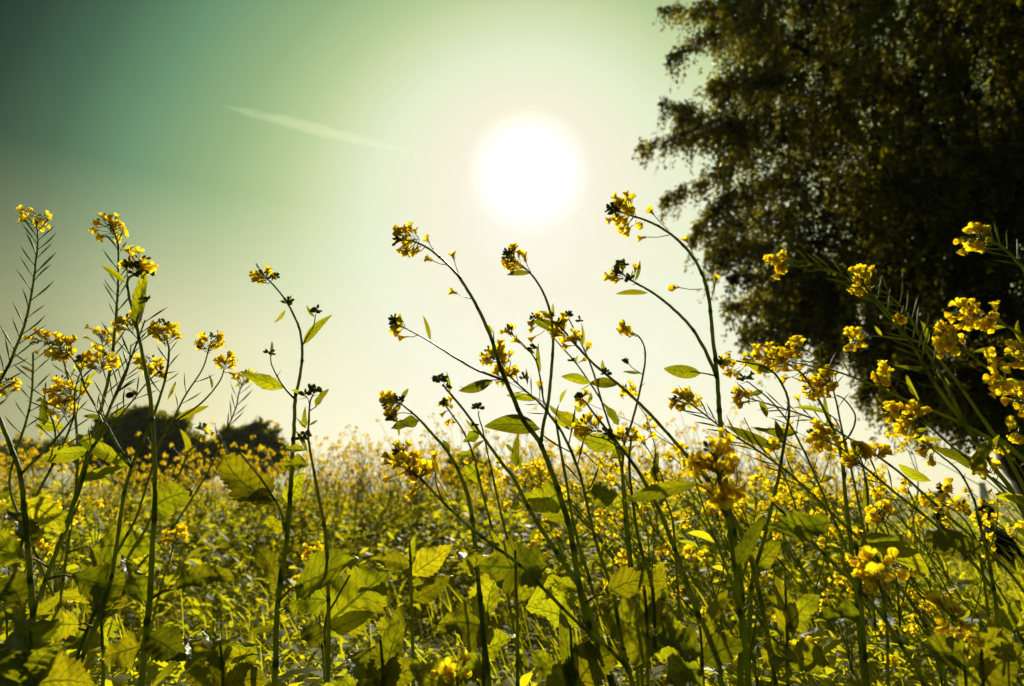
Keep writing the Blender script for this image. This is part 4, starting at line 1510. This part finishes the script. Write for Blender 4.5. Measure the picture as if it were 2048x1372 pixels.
hero('plant with dark serrated leaves and no open bloom right of the bundle', 1.1,
     [([(1312, 905), (1308, 940), (1325, 985), (1345, 1040), (1352, 1120), (1360, 1250)], 3, 6), ([(1275, 868), (1300, 905), (1322, 950), (1330, 990)], 2, 3)],
     leaves=[(1310, 962, 1316, 905, 16, 'tooth', .2), (1308, 955, 1296, 918, 10, 'tooth'), (1305, 965, 1280, 952, 8)],
     fls=[(1275, 868, 1282, 874), (1298, 874, 1288, 880), (1290, 890, 1296, 898), (1268, 892, 1285, 885)], a=0, seed=26)
hero('near plant whose pale arching leaf and blurred yellow head cross the tall stem', .66,
     [([(1428, 905), (1437, 950), (1446, 1000), (1462, 1080), (1474, 1180), (1490, 1290), (1500, 1400)], 7, 14),
      ([(1392, 967), (1420, 985), (1450, 1030)], 4, 6)],
     heads=[(1424, 908, 44, 20, 4, -.3, -1), (1452, 985, 28, 10, 0, .3, .4)],
     leaves=[(1396, 966, 1246, 1003, 30, 'lance', .1, .25), (1470, 1130, 1530, 1030, 30, 'tooth', .3)], a=0, seed=27)

hero('plant with an S-curved stem and dark-tipped head leaning left, right of the tall stem', 1.02,
     [([(1452, 722), (1465, 721), (1490, 725), (1524, 732), (1552, 750), (1572, 785), (1578, 820), (1574, 855), (1566, 900), (1556, 960), (1541, 1022), (1525, 1090), (1506, 1152), (1500, 1220), (1498, 1390)], 3, 10)],
     heads=[(1448, 722, 15, 6, 16, -1, .1)], fls=[(1470, 740, 1482, 726), (1462, 738, 1472, 724), (1480, 742, 1490, 728)],
     leaves=[(1546, 745, 1487, 725, 17, 'lance', .2), (1568, 890, 1550, 840, 14, 'lance', .4), (1515, 1130, 1560, 1080, 40, 'tooth', .3)], buds=[(1444, 728, 9, 8)], a=0, b=0, seed=28)
hero('plant with a long spray of small flowers arching beyond the S-curved stem', 1.12,
     [([(1505, 722), (1530, 716), (1560, 722), (1580, 730), (1608, 752), (1635, 795), (1655, 835), (1672, 872), (1684, 920), (1692, 1000), (1704, 1100), (1716, 1200), (1737, 1390)], 3, 11),
      ([(1588, 697), (1608, 698), (1640, 722), (1660, 758), (1675, 815), (1688, 880), (1705, 950), (1722, 1030), (1738, 1120), (1750, 1250)], 2.5, 6),
      ([(1672, 790), (1690, 800), (1710, 830), (1705, 860), (1690, 880), (1680, 886)], 3, 5)],
     heads=[(1502, 718, 22, 10, 6, -1, 0), (1535, 712, 24, 12, 0, -1, -.3), (1562, 725, 24, 12, 0, -.6, .3), (1585, 693, 20, 12, 3, -1, -.4), (1650, 760, 22, 14, 2, -.8, -.3), (1625, 775, 24, 14, 2, -1, .2)],
     fls=[(1528, 702, 1542, 712), (1578, 755, 1600, 745), (1610, 728, 1632, 716), (1606, 708, 1618, 704), (1612, 742, 1630, 722)],
     leaves=[(1655, 828, 1585, 815, 9, 'lance', .5), (1660, 830, 1652, 850, 8)], pods=[(0, .2, .45, 8, 30, .8), (1, .2, .5, 8, 36, .8)], a=0, b=.05, seed=29)
hero('plant with loose dark buds on a thin tip under the S-curved plant', 1.08,
     [([(1492, 762), (1504, 770), (1540, 800), (1572, 838), (1598, 882), (1630, 950), (1660, 1022), (1690, 1092), (1710, 1180), (1720, 1300)], 2.5, 7),
      ([(1488, 835), (1506, 870), (1530, 902), (1562, 940), (1590, 1010), (1610, 1100)], 2, 4)],
     buds=[(1491, 758, 13, 16), (1508, 748, 4, 3)], heads=[(1548, 885, 14, 4, 5, -1, -.5)],
     leaves=[(1526, 782, 1498, 792, 11, 'lance', .3), (1596, 865, 1505, 855, 17, 'tooth', .2), (1560, 900, 1450, 851, 20, 'lance', .2), (1534, 835, 1518, 800, 12, 'lance', .3)],
     pods=[(0, .3, .6, 6, 34, .8)], a=0, seed=30)
hero('slanting plant with a compact orange-yellow head just right of the tallest stem', 1.1,
     [([(1366, 797), (1380, 806), (1411, 830), (1450, 860), (1500, 891), (1560, 932), (1612, 977), (1680, 1042), (1732, 1092), (1790, 1162), (1850, 1250), (1900, 1390)], 3, 8)],
     heads=[(1358, 796, 20, 13, 4, -1, -.3)], fls=[(1382, 788, 1394, 812), (1366, 812, 1378, 806)], pods=[(0, .08, .55, 20, 44, .5)], a=0, seed=31)
hero('slanting plant with a yellow head level with the first one, further right', 1.18,
     [([(1484, 790), (1500, 797), (1550, 812), (1600, 828), (1650, 848), (1704, 880), (1780, 930), (1850, 990), (1905, 1040), (1972, 1100), (2060, 1200)], 2.5, 7)],
     heads=[(1477, 790, 19, 12, 3, -1, 0)], fls=[(1488, 806, 1500, 800), (1598, 804, 1610, 825)], pods=[(0, .1, .5, 14, 40, .5)], leaves=[(1660, 850, 1648, 790, 8)], a=0, seed=32)
hero('tall podded plant with a yellow head drawn against the dark tree', 1.0,
     [([(1722, 565), (1745, 590), (1790, 640), (1825, 690), (1850, 735), (1885, 790), (1930, 850), (1985, 930), (2060, 1050)], 4, 11),
      ([(1748, 572), (1780, 592), (1812, 625), (1835, 662), (1852, 700), (1880, 745), (1902, 790), (1925, 842)], 3, 9),
      ([(1560, 528), (1600, 522), (1640, 533), (1680, 548), (1720, 575), (1760, 615), (1800, 660), (1828, 694)], 2.5, 5)],
     heads=[(1714, 558, 30, 18, 3, -1, -.3), (1550, 527, 26, 15, 3, -1, 0), (1796, 638, 12, 5, 0, 0, .5)],
     leaves=[(1862, 735, 1786, 730, 9, 'lance', .4), (1855, 688, 1840, 640, 9), (1900, 770, 1870, 742, 8)],
     pods=[(0, .05, .6, 22, 40, .8), (1, .05, .7, 18, 40, .7), (2, .1, .7, 14, 44, .5)], a=0, b=0, seed=33)
hero('plant entering from the right edge with a large yellow head high over the tree', .95,
     [([(1955, 478), (1975, 480), (2002, 492), (2030, 518), (2056, 550), (2110, 640), (2160, 760), (2190, 900)], 4, 9)],
     heads=[(1940, 475, 29, 18, 2, -1, -.1)], fls=[(1965, 492, 1990, 484)], pods=[(0, .1, .5, 10, 46, .7)], a=0, seed=34)
hero('plant with two joined yellow heads at the right edge in front of the dark tree', .92,
     [([(1962, 632), (1990, 640), (2020, 655), (2060, 690), (2110, 760), (2140, 860)], 4, 8), ([(1910, 690), (1940, 710), (1985, 745), (2030, 790), (2080, 850), (2140, 980)], 4, 7)],
     heads=[(1925, 630, 24, 12, 2, -1, 0), (1955, 633, 26, 14, 0, -1, .1), (1888, 672, 22, 11, 2, -1, -.3), (1898, 695, 20, 9, 0, -1, .8)],
     fls=[(1992, 620, 2000, 642), (1928, 688, 1942, 706)], leaves=[(2012, 655, 1980, 655, 9), (2045, 688, 2036, 640, 9), (1945, 705, 1990, 698, 8)], pods=[(1, .2, .8, 8, 34, .8)], a=0, seed=35)
hero('close plant at the right edge with big soft yellow flowers and a thick leaf', .86,
     [([(2012, 712), (2060, 740), (2130, 800), (2200, 900)], 6, 12), ([(2030, 800), (2080, 830), (2150, 900)], 6, 10)],
     heads=[(2010, 708, 30, 9, 0, -1, -.2), (2035, 800, 34, 14, 0, -1, 0), (2025, 858, 18, 4, 0, -1, .2), (1990, 768, 22, 7, 0, -1, .2)],
     leaves=[(2070, 775, 1965, 765, 14, 'lance', .4), (2080, 718, 2005, 708, 12, 'lance', .4)], a=0, seed=36)
hero('plant with a pale yellow head between two slanting stems, upper right', 1.2,
     [([(1712, 680), (1750, 672), (1800, 678), (1850, 690), (1900, 745), (1960, 830), (2040, 960)], 2.5, 8)],
     heads=[(1700, 678, 22, 13, 2, -1, .1)], leaves=[(1764, 672, 1749, 652, 6)], a=0, seed=37)
hero('long straight stem slanting right across the foot of the dark tree', 1.05,
     [([(1575, 722), (1620, 732), (1670, 742), (1740, 768), (1800, 795), (1850, 815), (1920, 845), (1990, 885), (2060, 930)], 2.5, 9),
      ([(1765, 742), (1790, 755), (1815, 770), (1838, 805)], 2, 3)],
     heads=[(1760, 745, 14, 7, 0, -1, -.4), (1764, 758, 12, 6, 0, -.4, .6)], leaves=[(1838, 800, 1812, 748, 9, 'slim', .3), (1780, 785, 1746, 760, 7)], pods=[(0, .1, .7, 12, 40, .7)], a=0, seed=38)
hero('plant with a spread yellow head over pale sky beneath the tree', 1.02,
     [([(1792, 825), (1830, 838), (1865, 858), (1900, 890), (1950, 928), (2010, 985), (2070, 1060)], 3, 8), ([(1828, 822), (1860, 850), (1890, 882)], 2, 3)],
     heads=[(1778, 825, 16, 8, 4, -1, -.2), (1815, 828, 24, 13, 0, -1, -.2), (1835, 820, 16, 6, 0, 0, -1), (1812, 858, 16, 6, 0, -.6, .6)],
     leaves=[(1855, 858, 1820, 865, 8), (1884, 878, 1820, 880, 9), (1960, 935, 1866, 895, 22, 'tooth', .2), (1945, 950, 1968, 885, 26, 'tooth', .3)], a=0, seed=39)
hero('plant with a curled yellow head and pale tendril right of the S-curved pair', 1.0,
     [([(1634, 872), (1660, 885), (1690, 902), (1730, 935), (1790, 985), (1860, 1040), (1930, 1110), (2010, 1220)], 3, 8), ([(1712, 905), (1726, 930), (1732, 1000), (1735, 1060)], 3, 5)],
     heads=[(1632, 868, 22, 13, 5, -1, -.3), (1655, 882, 20, 8, 0, -.4, .4), (1712, 905, 24, 13, 2, -.4, -1), (1760, 900, 16, 7, 0, .2, -1)],
     leaves=[(1745, 915, 1700, 880, 30, 'tooth', .2), (1680, 890, 1650, 855, 10), (1735, 1050, 1732, 950, 12, 'lance', .3), (1862, 962, 1796, 928, 20, 'lance', .2)], pods=[(0, .3, .8, 12, 40, .6)], a=0, seed=40)
hero('stem climbing left past the chimney with a single small flower group', .9,
     [([(1855, 890), (1880, 910), (1920, 945), (1948, 1000), (1960, 1050), (1975, 1110), (1990, 1200), (2010, 1390)], 3, 9),
      ([(1985, 955), (2010, 975), (2050, 1010), (2090, 1060)], 4, 6)],
     heads=[(1855, 893, 15, 5, 3, -1, -.2), (1972, 938, 17, 6, 2, -1, -.6), (1855, 908, 12, 3, 0, -1, .3)],
     leaves=[(1947, 950, 1980, 880, 26, 'tooth', .2), (2075, 1010, 1990, 992, 22, 'tooth', .2), (1940, 940, 2000, 868, 14, 'lance', .3)], a=0, seed=41)
hero('plant with yellow blooms just left of the crooked distant tree', .95,
     [([(1880, 1005), (1920, 1030), (1950, 1075), (1965, 1140), (1980, 1250)], 3, 6), ([(1755, 1020), (1775, 1060), (1790, 1130), (1800, 1250)], 3, 5)],
     heads=[(1885, 1006, 16, 4, 0, -1, 0), (1925, 1012, 17, 5, 2, -.4, -1), (1757, 1018, 24, 10, 0, -.4, -1), (1890, 978, 12, 2, 8, -1, -.3)], a=0, seed=42)
hero('stout slanting stem from the picture middle down to the lower right corner', .85,
     [([(1545, 1005), (1600, 1058), (1660, 1120), (1720, 1180), (1770, 1240), (1820, 1320), (1860, 1400)], 5, 10)],
     leaves=[(1600, 1060, 1560, 1030, 20, 'lance'), (1735, 1235, 1628, 1245, 38, 'tooth', .9)], fls=[(1560, 1010, 1575, 1035)], a=0, seed=43, low=1)
hero('near stem with one wide toothed leaf held out level at the lower right', .8,
     [([(1710, 1080), (1718, 1130), (1722, 1200), (1728, 1300), (1735, 1400)], 9, 12)],
     leaves=[(1660, 1045, 1522, 1055, 52, 'broad', .35, .1), (1715, 1085, 1830, 1090, 40, 'lance', .3), (1850, 1080, 1980, 1100, 50, 'lance', .3), (1735, 1085, 1860, 1150, 40, 'lance', .6)], a=0, seed=44, low=1)
hero('near blurred plant with a bright yellow bloom low on the right', .68,
     [([(1745, 1130), (1765, 1190), (1775, 1270), (1780, 1400)], 5, 8)], heads=[(1745, 1128, 36, 8, 0, -.3, -1), (1762, 1165, 26, 5, 0, .1, .8), (1792, 1130, 14, 2, 0, .8, -.4)], a=0, seed=45)
hero('near plant with a broken blurred yellow bloom in the lower right corner', .72,
     [([(1905, 1230), (1925, 1280), (1935, 1400)], 4, 7)], heads=[(1886, 1212, 24, 5, 0, -.6, -1), (1908, 1255, 22, 6, 0, 0, 1), (1945, 1290, 20, 3, 0, .4, .3)],
     leaves=[(1930, 1300, 1830, 1300, 70, 'broad', .3), (1940, 1270, 2040, 1330, 60, 'broad', .4)], a=0, seed=46)
hero('low plant with yellow bloom at the bottom edge left of centre', .8,
     [([(908, 1335), (915, 1372), (918, 1420)], 4, 6)], heads=[(900, 1335, 34, 9, 0, -.3, -1)], leaves=[(915, 1372, 820, 1330, 70, 'broad', .3)], a=0, seed=47)
hero('low plant bearing a small yellow cluster beside the huge bright leaf', 1.5,
     [([(628, 1105), (632, 1150), (640, 1250), (650, 1372)], 3, 5), ([(602, 1165), (615, 1200), (638, 1250)], 2, 3)], heads=[(627, 1098, 20, 14, 0, 0, -1), (602, 1160, 15, 9, 0, -.4, -1)], a=0, seed=48)
hero('low plant bearing a small yellow cluster left of the tall curved stem', 1.4,
     [([(350, 1070), (342, 1110), (320, 1180), (300, 1270)], 3, 5)], heads=[(350, 1064, 22, 14, 0, 0, -1)], a=0, seed=49, low=2)


# leafy plants without flowers standing low among the stems
def leafy_plant(label, D, x, stem_top, lvs, seed):
    hero(label, D, [([(x, stem_top), (x + 4, (stem_top + 1372) / 2), (x + 6, 1372)], 5, 8)], leaves=lvs, seed=seed, group='leafy mustard plants low in the foreground')


leafy_plant('leafy plant with a pair of bright toothed leaves on a dark stem left of centre', 1.35, 820, 1080,
            [(822, 1130, 742, 1118, 34, 'broad', .3), (824, 1130, 830, 1070, 16, 'tooth', .3), (822, 1150, 905, 1090, 52, 'broad', .3), (826, 1200, 905, 1150, 44, 'broad', .5), (824, 1240, 750, 1260, 60, 'broad', .6), (826, 1170, 870, 1165, 22, 'tooth')], 60)
leafy_plant('leafy plant with a broad notched leaf under the nodding central plant', 1.0, 962, 1190,
            [(985, 1270, 875, 1250, 92, 'broad', .3), (975, 1250, 1010, 1130, 60, 'broad', .7), (965, 1310, 1040, 1275, 50, 'broad', 1.0), (970, 1330, 900, 1360, 60, 'broad', .5)], 61)
leafy_plant('leafy plant with large smooth leaves catching light right below centre', .95, 1030, 1100,
            [(1095, 1130, 955, 1130, 96, 'broad', .35), (1040, 1150, 1110, 1165, 40, 'tooth', .3), (1034, 1200, 1100, 1140, 40, 'tooth', .5)], 62)
leafy_plant('leafy plant with one shield-like leaf behind the crossing stems', 1.05, 1290, 1180,
            [(1330, 1290, 1205, 1215, 116, 'broad', .3), (1300, 1300, 1400, 1290, 80, 'broad', .6), (1292, 1240, 1330, 1120, 40, 'tooth', .6)], 63)
leafy_plant('leafy plant spreading dark twisted leaves near the bottom right of centre', .8, 1400, 1250,
            [(1405, 1310, 1300, 1260, 56, 'broad', .9), (1402, 1300, 1455, 1180, 30, 'lance', .5), (1406, 1340, 1330, 1370, 70, 'broad', .4), (1406, 1330, 1500, 1290, 60, 'broad', .4)], 64)
leafy_plant('leafy plant with a tall narrow blade-like leaf at the bottom centre', .9, 1140, 1250,
            [(1142, 1390, 1120, 1215, 36, 'lance', .3), (1146, 1390, 1240, 1300, 90, 'broad', .4), (1140, 1380, 1060, 1300, 50, 'broad', .5), (1142, 1300, 1200, 1300, 20, 'lance', .9)], 65)
leafy_plant('leafy plant with paired upright leaves at the lower right', .85, 1570, 1150,
            [(1572, 1290, 1550, 1150, 40, 'lance', .4), (1574, 1290, 1530, 1330, 60, 'broad', .5), (1576, 1260, 1640, 1190, 50, 'broad', .3), (1574, 1320, 1660, 1330, 60, 'broad', .6), (1574, 1220, 1525, 1190, 20, 'lance', .9)], 66)
leafy_plant('leafy plant of ragged overlapping leaves at the bottom left of centre', .95, 440, 1280,
            [(442, 1380, 370, 1270, 70, 'broad', .5), (446, 1380, 510, 1290, 90, 'broad', .3), (444, 1340, 400, 1250, 40, 'broad', .8), (446, 1370, 540, 1360, 60, 'broad', .4)], 67)
leafy_plant('leafy plant with shaded rough leaves at the bottom between the two left stems', .9, 760, 1270,
            [(762, 1385, 690, 1310, 90, 'broad', .5), (766, 1385, 800, 1240, 70, 'broad', .5), (764, 1380, 850, 1330, 60, 'broad', .7), (764, 1370, 640, 1385, 60, 'broad', .5)], 68)
leafy_plant('leafy plant with dark shaded leaves filling the bottom left corner', .7, 60, 1260,
            [(64, 1380, -30, 1280, 110, 'broad', .5), (66, 1380, 120, 1290, 90, 'broad', .6), (64, 1340, 10, 1220, 70, 'broad', .8), (66, 1370, 190, 1370, 80, 'broad', .5)], 69)
leafy_plant('leafy plant with serrated leaves in the bottom right corner', .75, 1960, 1240,
            [(1962, 1380, 1880, 1300, 80, 'broad', .6), (1964, 1370, 2050, 1290, 80, 'broad', .5), (1962, 1320, 1840, 1310, 50, 'lance', .5), (1964, 1290, 2040, 1200, 40, 'lance', .4)], 70)
leafy_plant('leafy plant with rounded translucent leaves left of the thick dark stem', 1.2, 200, 1180,
            [(202, 1240, 170, 1130, 44, 'broad', .3), (204, 1240, 262, 1150, 50, 'broad', .5), (202, 1290, 130, 1250, 50, 'broad', .4), (204, 1200, 180, 1090, 24, 'lance', .3)], 71)

# ================================================================== bee
bee = empty('bee', P(263, 789, 1.25))
tag(bee, 'round black bee among the stalks at the left', 'bee')
bo = P(263, 789, 1.25)
M_BEE = solid('bee_black', (.006, .005, .006, 1), (.012, .010, .010, 1), 300, .6, .5, .4, .001)
M_FUZZ = solid('bee_yellow_fur', (.30, .18, .03, 1), (.4, .25, .04, 1), 300, .9, .5, .1, .001)
M_WING = leafy('bee_wing', (.10, .08, .06, 1), (.14, .1, .08, 1), (.4, .35, .25, 1), (.5, .4, .3, 1), 100, .2, .6, .6)
mb = MB()
ellipsoid(mb, bo + Vector((-.003, 0, -.001)), Vector((-1, 0, -.35)), .0085, .0062, 0, 12, 9)
ellipsoid(mb, bo + Vector((.0105, 0, .0015)), Vector((1, 0, -.2)), .0030, .0030, 0, 10, 7)
for s_ in (-1, 1):
    for k in range(3):
        p0 = bo + Vector((.005 - .003 * k, s_ * .004, -.003))
        tube(mb, [p0, p0 + Vector((0, s_ * .004, -.002)), p0 + Vector((-.001, s_ * .005, -.007))], [.0006, .0005, .0003], 4)
    tube(mb, [bo + Vector((.0125, s_ * .001, .003)), bo + Vector((.016, s_ * .003, .005))], [.0003, .0002], 4)
mb.build('body', M_BEE, bee, bo)
mb = MB()
ellipsoid(mb, bo + Vector((.005, 0, .003)), Vector((1, 0, 0)), .0048, .0050, 0, 12, 9)
mb.build('thorax', M_FUZZ, bee, bo)
for s_ in (-1, 1):
    mb = MB()
    leaf_mesh(mb, bo + Vector((.005, s_ * .003, .006)), bo + Vector((-.006, s_ * .012, .011)), .006, 'slim', 0, .02, 3)
    mb.build('wing', M_WING, bee, bo)

# ================================================================== people sitting in the low crop
M_HAIR = solid('dark_hair', (.006, .004, .004, 1), (.014, .009, .008, 1), 60, .6, .6, .3, .004)
M_SKIN = solid('skin', (.20, .10, .055, 1), (.26, .13, .075, 1), 30, .6, .1, .3, .002)
M_WHITE = solid('cream_cotton', (.62, .52, .40, 1), (.72, .62, .48, 1), 14, .9, .5, .1, .02)
M_DARKC = solid('dark_cotton', (.012, .009, .014, 1), (.024, .016, .022, 1), 14, .9, .5, .1, .02)
M_TROU = solid('brown_cotton', (.10, .07, .05, 1), (.14, .10, .07, 1), 14, .9, .5, .1, .02)


def skin_mesh(name, verts, edges, radii, mat, parent, root=0, lv=2):
    me = bpy.data.meshes.new(name)
    me.from_pydata(verts, edges, [])
    o = bpy.data.objects.new(name, me)
    COL.objects.link(o)
    md = o.modifiers.new('skin', 'SKIN')
    for i, r_ in enumerate(radii):
        sv_ = me.skin_vertices[0].data[i]
        sv_.radius = r_ if isinstance(r_, tuple) else (r_, r_)
        sv_.use_root = (i == root)
    md.use_smooth_shade = True
    ss = o.modifiers.new('sub', 'SUBSURF')
    ss.levels = lv
    ss.render_levels = lv
    o.parent = parent
    me.materials.append(mat)
    return o


def seated_person(label, loc, rz, shirt, trousers, headtilt, s=1.0):
    root = empty('person', loc)
    root.rotation_euler = (0, 0, rz)
    root.scale = (s, s, s)
    tag(root, label, 'person', 'people sitting in the crop')
    # sitting on the ground, knees drawn up, leaning forward; the figure faces +Y
    V_ = [(0, 0, .12), (0, .03, .26), (0, .09, .40), (0, .15, .50), (0, .185, .565), (0, .21, .63), (0, .225, .70), (0, .23, .765),   # 0 pelvis..7 crown
          (.10, .02, .11), (.17, .30, .36), (.17, .42, .12), (.17, .52, .03), (.17, .62, .03),
          (-.10, .02, .11), (-.17, .30, .36), (-.17, .42, .12), (-.17, .52, .03), (-.17, .62, .03),
          (.165, .15, .485), (.22, .26, .27), (.10, .42, .33), (.05, .47, .345),
          (-.165, .15, .485), (-.22, .26, .27), (-.10, .42, .35), (-.05, .47, .365),
          (0, .262, .725)]
    E_ = [(0, 1), (1, 2), (2, 3), (3, 4), (4, 5), (5, 6), (6, 7), (0, 8), (8, 9), (9, 10), (10, 11), (11, 12), (0, 13), (13, 14), (14, 15), (15, 16), (16, 17),
          (3, 18), (18, 19), (19, 20), (20, 21), (3, 22), (22, 23), (23, 24), (24, 25), (6, 26)]
    r_ = [(.14, .11), (.125, .09), (.14, .10), (.13, .085), .055, .062, (.078, .09), (.06, .07), .085, .062, .05, .04, .025, .085, .062, .05, .04, .025,
          .058, .042, .032, .022, .058, .042, .032, .022, .055]
    skin_mesh('body', V_, E_, r_, M_SKIN, root)
    # shirt over trunk and arms
    Vs = [(0, .0, .14), (0, .03, .26), (0, .09, .40), (0, .148, .50), (.17, .15, .488), (.222, .26, .272), (.13, .39, .32), (-.17, .15, .488), (-.222, .26, .272), (-.13, .39, .335), (0, .17, .535)]
    Es = [(0, 1), (1, 2), (2, 3), (3, 4), (4, 5), (5, 6), (3, 7), (7, 8), (8, 9), (3, 10)]
    rs = [(.165, .135), (.15, .115), (.163, .122), (.15, .108), .076, .058, .047, .076, .058, .047, .066]
    skin_mesh('shirt', Vs, Es, rs, shirt, root)
    Vt = [(0, .01, .12), (.10, .02, .11), (.17, .30, .36), (.17, .425, .13), (.17, .455, .075), (-.10, .02, .11), (-.17, .30, .36), (-.17, .425, .13), (-.17, .455, .075)]
    Et = [(0, 1), (1, 2), (2, 3), (3, 4), (0, 5), (5, 6), (6, 7), (7, 8)]
    skin_mesh('trousers', Vt, Et, [(.165, .13), .105, .082, .068, .062, .105, .082, .068, .062], trousers, root)
    # hair: a cap of dark hair over crown, sides and nape
    mb = MB()
    c = Vector((0, .205, .715))
    for i in range(9):
        th = math.pi * .66 * i / 8
        for k in range(20):
            ph_ = 2 * math.pi * k / 20
            front = max(0, math.sin(ph_))
            th2 = th * (1 - .42 * front)
            rr_ = 1 + .05 * noise.noise(Vector((k * .9, i * .8, 2)))
            mb.v.append(c + Vector((.092 * math.sin(th2) * math.cos(ph_) * rr_, .112 * math.sin(th2) * math.sin(ph_) * rr_, .108 * math.cos(th2) * rr_)))
    for i in range(8):
        for k in range(20):
            a, b = i * 20 + k, i * 20 + (k + 1) % 20
            mb.face((a, b, b + 20, a + 20))
    mb.build('hair', M_HAIR, root)
    mb = MB()
    for s_ in (-1, 1):
        ellipsoid(mb, Vector((s_ * .088, .225, .70)), Vector((0, .1, 1)), .030, .014, 0, 8, 6)      # ears
    ellipsoid(mb, Vector((0, .312, .695)), Vector((0, .3, -1)), .020, .012, 0, 8, 6)               # nose
    mb.build('ears_and_nose', M_SKIN, root)
    # open hands with five fingers each
    for s_ in (-1, 1):
        Vh = [(s_ * .05, .47, .345 if s_ > 0 else .365), (s_ * .02, .51, .34 if s_ > 0 else .36)]
        Eh = [(0, 1)]
        Rh = [.021, (.026, .014)]
        z0 = Vh[1][2]
        for q in range(5):
            off_ = (q - 1.5) * .014
            L_ = [.055, .068, .072, .066, .05][q]
            if q == 4:
                Vh += [(s_ * .045, .50, z0 + .028), (s_ * .03, .525, z0 + .045)]
                Eh += [(0, len(Vh) - 2), (len(Vh) - 2, len(Vh) - 1)]
            else:
                Vh += [(s_ * .0 - s_ * L_ * .35, .52 + off_ * .6, z0 - off_), (-s_ * L_ * .9, .515 + off_ * .6, z0 - off_ - .012)]
                Eh += [(1, len(Vh) - 2), (len(Vh) - 2, len(Vh) - 1)]
            Rh += [.009, .007]
        skin_mesh('hand', Vh, Eh, Rh, M_SKIN, root, 0, 1)
    return root


def at_ground(px, Y):
    p = P(px, 1015, Y)
    return Vector((p.x, Y, 0))


seated_person('dark-haired person in a cream shirt sitting in the crop with their back turned', at_ground(1884, 8.6), R(-20), M_WHITE, M_TROU, 0, .95)
seated_person('dark-haired person in dark clothes sitting at the right edge, back turned', at_ground(2012, 7.2), R(35), M_DARKC, M_DARKC, 0, 1.02)

# ================================================================== vapour trail
m, t, out = new_mat('vapour')
pv = t.nodes.new('ShaderNodeVolumePrincipled')
pv.inputs['Color'].default_value = (.97, 1.0, .92, 1)
pv.inputs['Anisotropy'].default_value = .3
pv.inputs['Density'].default_value = 0.0036
link(t, pv.outputs[0], out.inputs['Volume'])
mb = MB()
A, B = P(430, 208, 2300), P(850, 312, 2300)
nseg = 26
pts, rad = [], []
for i in range(nseg + 1):
    k = i / nseg
    p = A.lerp(B, k)
    wpx = 1.2 + 8 * math.sin(math.pi * min(1, k * 1.02) ** .9) ** 1.2
    pts.append(p + rand_dir(rm) * .8)
    rad.append(max(.5, wpx * S(600, 260, 2300)) * rm.uniform(.92, 1.08))
tube(mb, pts, rad, 14)
tube(mb, [p + rand_dir(rm) * 1.5 for p in pts[1:-1]], [r_ * rm.uniform(1.1, 1.5) for r_ in rad[1:-1]], 14)
tube(mb, [p + rand_dir(rm) * 2 for p in pts[5:-3]], [r_ * rm.uniform(.4, .9) for r_ in rad[5:-3]], 14)
o = mb.build('vapour_trail', m)
tag(o, 'short thin white vapour trail slanting across the upper left sky', 'vapour trail', kind='stuff')

# ================================================================== haze
m, t, out = new_mat('haze')
pv = t.nodes.new('ShaderNodeVolumePrincipled')
pv.inputs['Color'].default_value = (.95, 1.0, .85, 1)
pv.inputs['Anisotropy'].default_value = .45
pv.inputs['Density'].default_value = 0.0002
link(t, pv.outputs[0], out.inputs['Volume'])
mb = MB()
x0, x1, y0_, y1, z0, z1 = -460, 460, -8, 440, -1.0, 32.0
for z in (z0, z1):
    for (xx, yy) in ((x0, y0_), (x1, y0_), (x1, y1), (x0, y1)):
        mb.v.append(Vector((xx, yy, z)))
for f_ in ((3, 2, 1, 0), (4, 5, 6, 7), (0, 1, 5, 4), (1, 2, 6, 5), (2, 3, 7, 6), (3, 0, 4, 7)):
    mb.face(f_)
o = mb.build('haze', m, smooth=False)
tag(o, 'thin warm haze in the air over the whole field', 'haze', kind='stuff')
